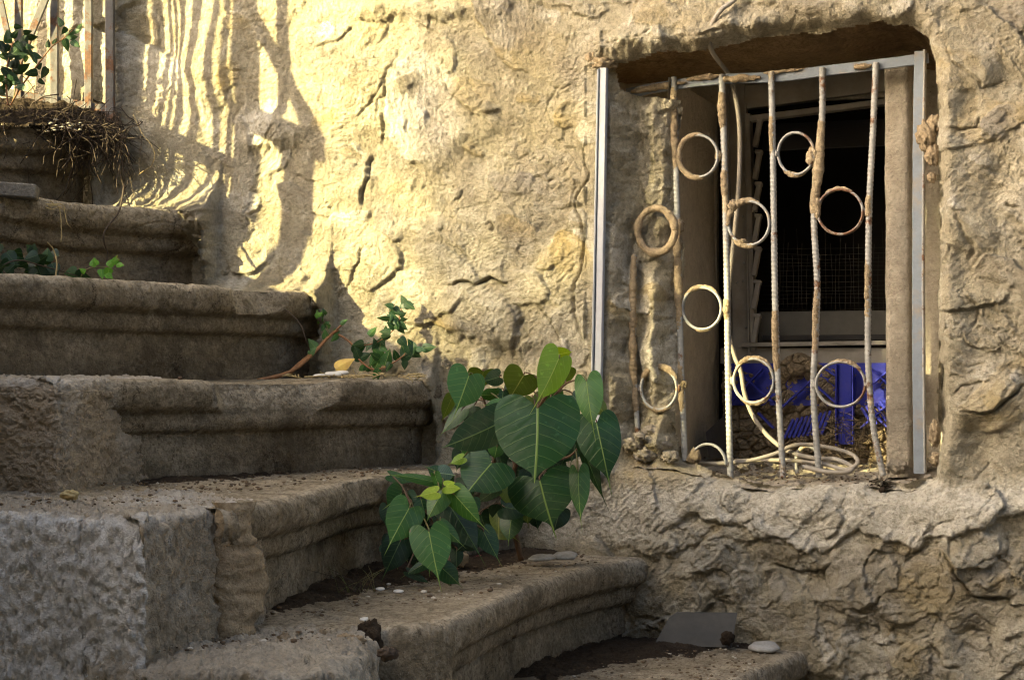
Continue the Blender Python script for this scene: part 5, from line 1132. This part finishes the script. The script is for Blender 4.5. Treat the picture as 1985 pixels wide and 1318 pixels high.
crumbs("grit", "dark grit and crumbs of soil scattered over the treads", [(Ftop, -.340, 420, .0009, .0042), (Etop, -.170, 300, .001, .004), (Gtop, -.503, 380, .0008, .0035), ([(300, 1265), (660, 1240), (640, 1215), (300, 1245)], -.345, 60, .001, .004), ([(0, 985), (380, 985), (380, 955), (0, 965)], -.168, 50, .001, .0035)], seed=1)
crumbs("pale_chips", "small pale plaster chips scattered over the treads", [(Ftop, -.338, 40, .0012, .0042), (Etop, -.170, 50, .001, .0032), (Gtop, -.503, 50, .0010, .0034), ([(300, 1265), (660, 1240), (640, 1215), (300, 1245)], -.345, 14, .0015, .005)], 'chip', seed=2)
# dark mass of roots and soil at the top
mb = MB()
Yt = 3.84
A = catmull([oy(-60, 235, 3.70), oy(20, 240, 3.73), oy(90, 248, 3.76), (oy(150, 258, 3.80)), oy(205, 262, 3.86)], 160); B = catmull([oy(-60, 200, 3.95), oy(20, 205, 3.95), oy(100, 208, 3.95), oy(160, 205, 3.96), oy(205, 200, 3.97)], 160); t = np.linspace(0, 1, 50)[None, :, None]
P = A[:, None] * (1 - t) + B[:, None] * t; P[..., 2] += .022 * fbm(P, 16, 4) + .008 * fbm(P, 70, 3) + .03 * np.sin(np.clip(t[..., 0] * 3.1, 0, 3.14))
o = mkobj("soil", P, gridfaces(160, 50), M['soil']); tag(o, "dark soil and leaf mould heaped on the top step under the metal fence", "soil", kind="stuff")
mb = MB(); r7 = np.random.default_rng(77)
for j in range(330):
    x = r7.uniform(-20, 235); base = 225 + .12 * x; p0 = oy(x, base + r7.normal() * 14, 3.77 + r7.uniform(0, .09)); pts = [p0]; dirn = np.array([r7.normal(), r7.normal() * .4, r7.normal() * .4 - .15]) * .018
    for q in range(4): dirn = dirn * .75 + r7.normal(size=3) * .009 + np.array([.002, 0, -.0035]); pts.append(pts[-1] + dirn)
    mb.tube(pts, r7.uniform(.0005, .0014), 4, 14)
for j in range(110):      # the curtain of roots hanging down the corner beside the top step
    x = r7.uniform(160, 236); p0 = oy(x, 215 + r7.uniform(0, 50), 3.80 + r7.uniform(0, .07)); pts = [p0]; dirn = np.array([r7.normal() * .004, -.002, -.014])
    for q in range(r7.integers(3, 9)): dirn = dirn + r7.normal(size=3) * .004; dirn[2] = min(dirn[2], -.004); pts.append(pts[-1] + dirn)
    mb.tube(pts, r7.uniform(.0005, .0013), 4, 16)
o = mb.build("root_tangle", M['root']); tag(o, "tangle of dark dry roots spilling over the top step and down its corner", "roots", kind="stuff")
mb = MB()
for j in range(60):
    x = r7.uniform(-20, 170); c = oy(x, 232 + .1 * x + r7.normal() * 7, 3.75 + r7.uniform(0, .05)); mb.rock(c, r7.uniform(.002, .005), seed=j, rough=.6, n=5, squash=(1.3, 1, .4))
o = mb.build("dry_leaf_bits", M['chip']); tag(o, "pale bits of dry leaf scattered in the soil under the fence", "litter", kind="stuff")
# single roots and stalks
def single(name, label, cat, pts, r0, r1, mat): mb = MB(); mb.tube(catmull(pts, 70), np.linspace(r0, r1, 70), 6, rough=.0005, nfreq=80); o = mb.build(name, M[mat]); tag(o, label, cat)
single("dry_twig", "brown twig hanging over the nosing of the second step from the top", "twig", [oy(241, 358, 3.66), oy(236, 390, 3.64), oy(228, 415, 3.60), oy(203, 448, 3.57), oy(202, 470, 3.57), (oy(209, 492, 3.58)), oy(206, 506, 3.58)], .0026, .0014, 'root')
single("dry_twig", "short side twig beside the top of the brown hanging twig", "twig", [oy(240, 368, 3.66), oy(246, 360, 3.66), oy(248, 350, 3.66)], .0014, .0008, 'root')
single("thin_root", "long thin looping root dangling on the shaded plaster beside the top step", "root", [oy(258, 222, 3.83), oy(275, 258, 3.80), oy(292, 280, 3.79), oy(300, 300, 3.79), oy(293, 322, 3.80), oy(278, 332, 3.80), oy(266, 341, 3.80)], .0013, .0006, 'straw')
single("thin_root", "thin root dangling straight down past the looping one", "root", [oy(268, 235, 3.82), oy(274, 275, 3.80), oy(270, 320, 3.80), oy(274, 362, 3.80)], .0010, .0005, 'root')
single("thin_root", "thin root standing upright on the tread of the second step from the top", "root", [oy(252, 345, 3.72), oy(256, 365, 3.72), oy(262, 390, 3.72), oy(264, 402, 3.71)], .0010, .0007, 'straw')
st = empty("dry_stalks", "bundle of pale dry straw stalks drooping over the nosing above the dark creeper", "straw")
for pts in [[(94, 400), (104, 398), (114, 402), (118, 425), (119, 455), (118, 470)], [(90, 396), (104, 396), (122, 398), (126, 415)], [(98, 390), (108, 398), (120, 402)], [(88, 402), (100, 406), (112, 402)], [(112, 402), (124, 408), (130, 432), (138, 442)]]:
    twig(st, [oy(x, y, 3.50 - .0006 * max(0, y - 400) * 0 + .0008 * (x - 100)) for x, y in pts], .0013, .0006, 'straw', "stalk", 30)
# dead yellow leaf and shards on the tread
def onA(x, y, Y=3.50): return oy(x, y, Y)
o = leafmesh("dead_leaf", None, onA(650, 714), onA(688, 694), .026, .5, M['yleaf'], shape=OVAL, fold=.3, bend=.1, seed=3); tag(o, "curled yellow dead leaf on the tread below the creeping shrub", "leaf")
mb = MB(); r8 = np.random.default_rng(5)
for j in range(46):
    x = r8.uniform(560, 830); c = oy(x, 732 - abs(r8.normal()) * 3, 3.40 + r8.uniform(0, .12)); d = r8.normal(size=3); d[2] *= .12; d /= np.linalg.norm(d); mb.tube([c - d * .012, c + np.array([0, 0, r8.uniform(0, .004)]), c + d * .014], .0011, 4, 7)
o = mb.build("straw_litter", M['straw']); tag(o, "bits of dry straw lying along the tread edge below the creeping shrub", "straw", kind="stuff")
def flatshard(name, label, cat, c, rx, ry, th, ax, mat, seed=0, n=26):
    a = np.linspace(0, 2 * math.pi, n, endpoint=False); rr = 1 + .22 * noise3(np.cos(a) * 1.3, np.sin(a) * 1.3, seed + .3)
    ring = lambda k, z: np.array(c) + (rx * k * rr * np.cos(a))[:, None] * ax[0] + (ry * k * rr * np.sin(a))[:, None] * ax[1] + z * ax[2]
    V = np.vstack([ring(.5, th * .75), ring(.92, th * .55), ring(1, 0), ring(.92, -th * .4), [np.array(c) + ax[2] * th * .9], [np.array(c) - ax[2] * th * .4]])
    V = V + .0012 * np.stack([0 * V[:, 0], 0 * V[:, 0], noise3(V[:, 0] * 60, V[:, 1] * 60, V[:, 2] * 60)], -1)
    Fc = []
    for i in range(3):
        for j in range(n): Fc.append((i * n + j, (i + 1) * n + j, (i + 1) * n + (j + 1) % n, i * n + (j + 1) % n))
    for j in range(n): Fc.append((4 * n, j, (j + 1) % n)); Fc.append((4 * n + 1, 3 * n + (j + 1) % n, 3 * n + j))
    o = mkobj(name, V, Fc, M[mat]); tag(o, label, cat); return o
tilt = np.array([[1, 0, .05], [0, 1, .25], [-.05, -.25, 1.0]])
flatshard("pale_shard", "left one of two touching pale shards on dark soil right of the figs", "shard", oz(1051, 1081, -.328), .026, .016, .005, tilt, 'shell', 1)
flatshard("pale_shard", "right one of two touching pale shards on dark soil right of the figs", "shard", oz(1096, 1077, -.326), .024, .018, .006, tilt, 'shell', 2)
flatshard("pale_stone", "flat whitish pebble on the lowest visible tread beside the grey plastic sheet", "stone", oz(1482, 1253, -.494), .029, .022, .007, tilt, 'shell', 3)
flatshard("curled_shard", "small whitish curled shard on the tread edge beside the dead yellow leaf", "shard", onA(652, 724, 3.46), .022, .012, .005, tilt, 'white', 4)
flatshard("curled_shard", "tiny whitish shard left of the curled one by the dead yellow leaf", "shard", onA(618, 728, 3.44), .012, .008, .003, tilt, 'white', 6)
flatshard("paper_scrap", "white scrap showing behind the leaves of the fig plant", "scrap", oy(957, 850, 3.42), .022, .026, .001, np.array([UW, [0, .2, 1], -NW * -1]), 'white', 5)
for j, (x, y, lb) in enumerate([(187, 1283, ""), ]): pass
flatshard("pale_chip", "white chip on the soil below the leftmost leaves of the smaller fig", "chip", oz(737, 1141, -.337), .008, .006, .002, tilt, 'white', 8)
flatshard("pale_chip", "white chip on the soil directly below the drip tip of the smaller fig", "chip", oz(772, 1146, -.337), .008, .006, .002, tilt, 'white', 9)
flatshard("pale_chip", "white chip on the bare tread above the dark wedge stone", "chip", oz(706, 1200, -.340), .006, .005, .002, tilt, 'white', 10)
for (x, y, z, r_, nm, lb, cat, mt, sq) in [(135, 959, -.160, .010, "yellowish_lump", "yellowish crumbly lump on top of the pale rough-plastered step end", "lump", 'straw', (1.2, 1, .7)), (15, 735, None, .007, "pebble", "dark grey pebble on the left edge of the eye-level tread", "pebble", 'greyplate', (1, 1, 1)),
                               (50, 738, None, .004, "pebble", "small pale pebble on the eye-level tread right of the dark one", "pebble", 'chip', (1, 1, .7)), (349, 733, None, .004, "pebble", "small orange-brown pebble at the middle of the eye-level tread", "pebble", 'redstem', (1, 1, .8)),
                               (888, 1078, -.318, .018, "stone", "brown rounded stone half hidden under the smaller fig", "stone", 'mortar', (1, .8, 1.0)), (716, 1240, -.362, .026, "wedge_stone", "dark wedge-shaped stone in the broken corner at the bottom of the stairs", "stone", 'soil', (.7, .9, 1.0)),
                               (752, 1266, -.366, .012, "soil_clod", "brown crumbly clod in the broken corner of the bottom step", "clod", 'root', (1.1, 1, .8)), (1412, 1236, None, .012, "dark_pebble", "dark round stain-like pebble against the grey plastic sheet", "pebble", 'soil', (1, .6, 1)),
                               (255, 552, None, .006, "pebble", "small whitish pebble on the tread right of the bright green sprig", "pebble", 'white', (1.4, 1, .6)), (150, 728, None, .003, "pebble", "tiny white pebble on the eye-level tread near the left", "pebble", 'white', (1, 1, 1))]:
    c = oz(x, y, z) if z is not None else {15: oy(15, 735, 2.85), 50: oy(50, 744, 2.9), 349: oy(349, 733, 3.15), 1412: ow(1410, 1236, .085), 255: oy(262, 551, 3.36), 150: oy(142, 732, 2.98)}[x if x != 255 else 255]
    mb = MB(); mb.rock(c, r_, seed=x, rough=.55, n=20, freq=2.2, squash=sq); o = mb.build(nm, M[mt]); tag(o, lb, cat)
mb = MB(); a, b = oz(906, 1083, -.334), oz(932, 1076, -.334); mb.tube([a, b], .0012, 6, 4); red = mb.build("red_straw", simple("red_plastic", (.45, .03, .03), .5)); tag(red, "thin red plastic straw on the soil behind the smaller fig", "straw")
mb = MB(); rb = np.random.default_rng(3)
for _ in range(34):
    x, y = rb.uniform(520, 700), rb.uniform(1212, 1246); mb.rock(oz(x, y, -.352 - .0003 * max(0, y - 1235)), rb.uniform(.003, .011), seed=_, rough=.8, n=12, freq=2.6, squash=(rb.uniform(.7, 1.5), 1, rb.uniform(.4, .8)))
o = mb.build("broken_mortar", M['mortar']); tag(o, "broken lumps of mortar bedded where the bottom step meets its plastered end", "rubble", kind="stuff")
# grey sheet leaning on the wall at the bottom
A_, B_, C_ = oz(1270, 1250, -.500), oz(1418, 1254, -.500), ow(1430, 1187, .055); n_ = np.cross(B_ - A_, C_ - A_)
def onpl(x, y): d = oy(x, y, 1.0); return d * (A_.dot(n_) / d.dot(n_))
c4 = [onpl(1266, 1252), onpl(1418, 1254), onpl(1429, 1188), onpl(1312, 1187), onpl(1296, 1198)]
V = np.vstack([np.array(c4), np.array(c4) + np.array([.001, .003, .001])]); Fc = [(0, 1, 2, 3, 4), (9, 8, 7, 6, 5)] + [(i, i + 5, (i + 1) % 5 + 5, (i + 1) % 5) for i in range(5)]
o = mkobj("plastic_sheet", V, Fc, M['greyplate'], smooth=False); tag(o, "translucent-looking dark grey plastic sheet leaning on the wall at the lowest visible tread", "plastic sheet")
# slab fragment at the far left of the third step
mb = MB(); mb.box(oy(18, 370, 3.50), np.array([[.97, .15, -.06], [-.15, .98, 0], [.06, 0, 1.0]]), (.055, .03, .014), .003); o = mb.build("slab_fragment", M['slab'], smooth=False); tag(o, "grey broken slab lying on the left end of a tread below the top step", "slab")
# odd bits of grass at the riser
tf = empty("grass_tuft", "small dark grass tuft at the riser left of the smaller fig", "grass")
for j in range(26):
    x = 690 + r8.normal() * 22; c = oz(x, 1148, -.338); d = np.array([r8.normal() * .02, -.004 + r8.normal() * .01, r8.uniform(.015, .045)]); twig(tf, [c, c + d * .6, c + d * np.array([1.5, 1, .95])], .0006, .0003, 'root' if j % 2 else 'greenstem', "blade", 10)
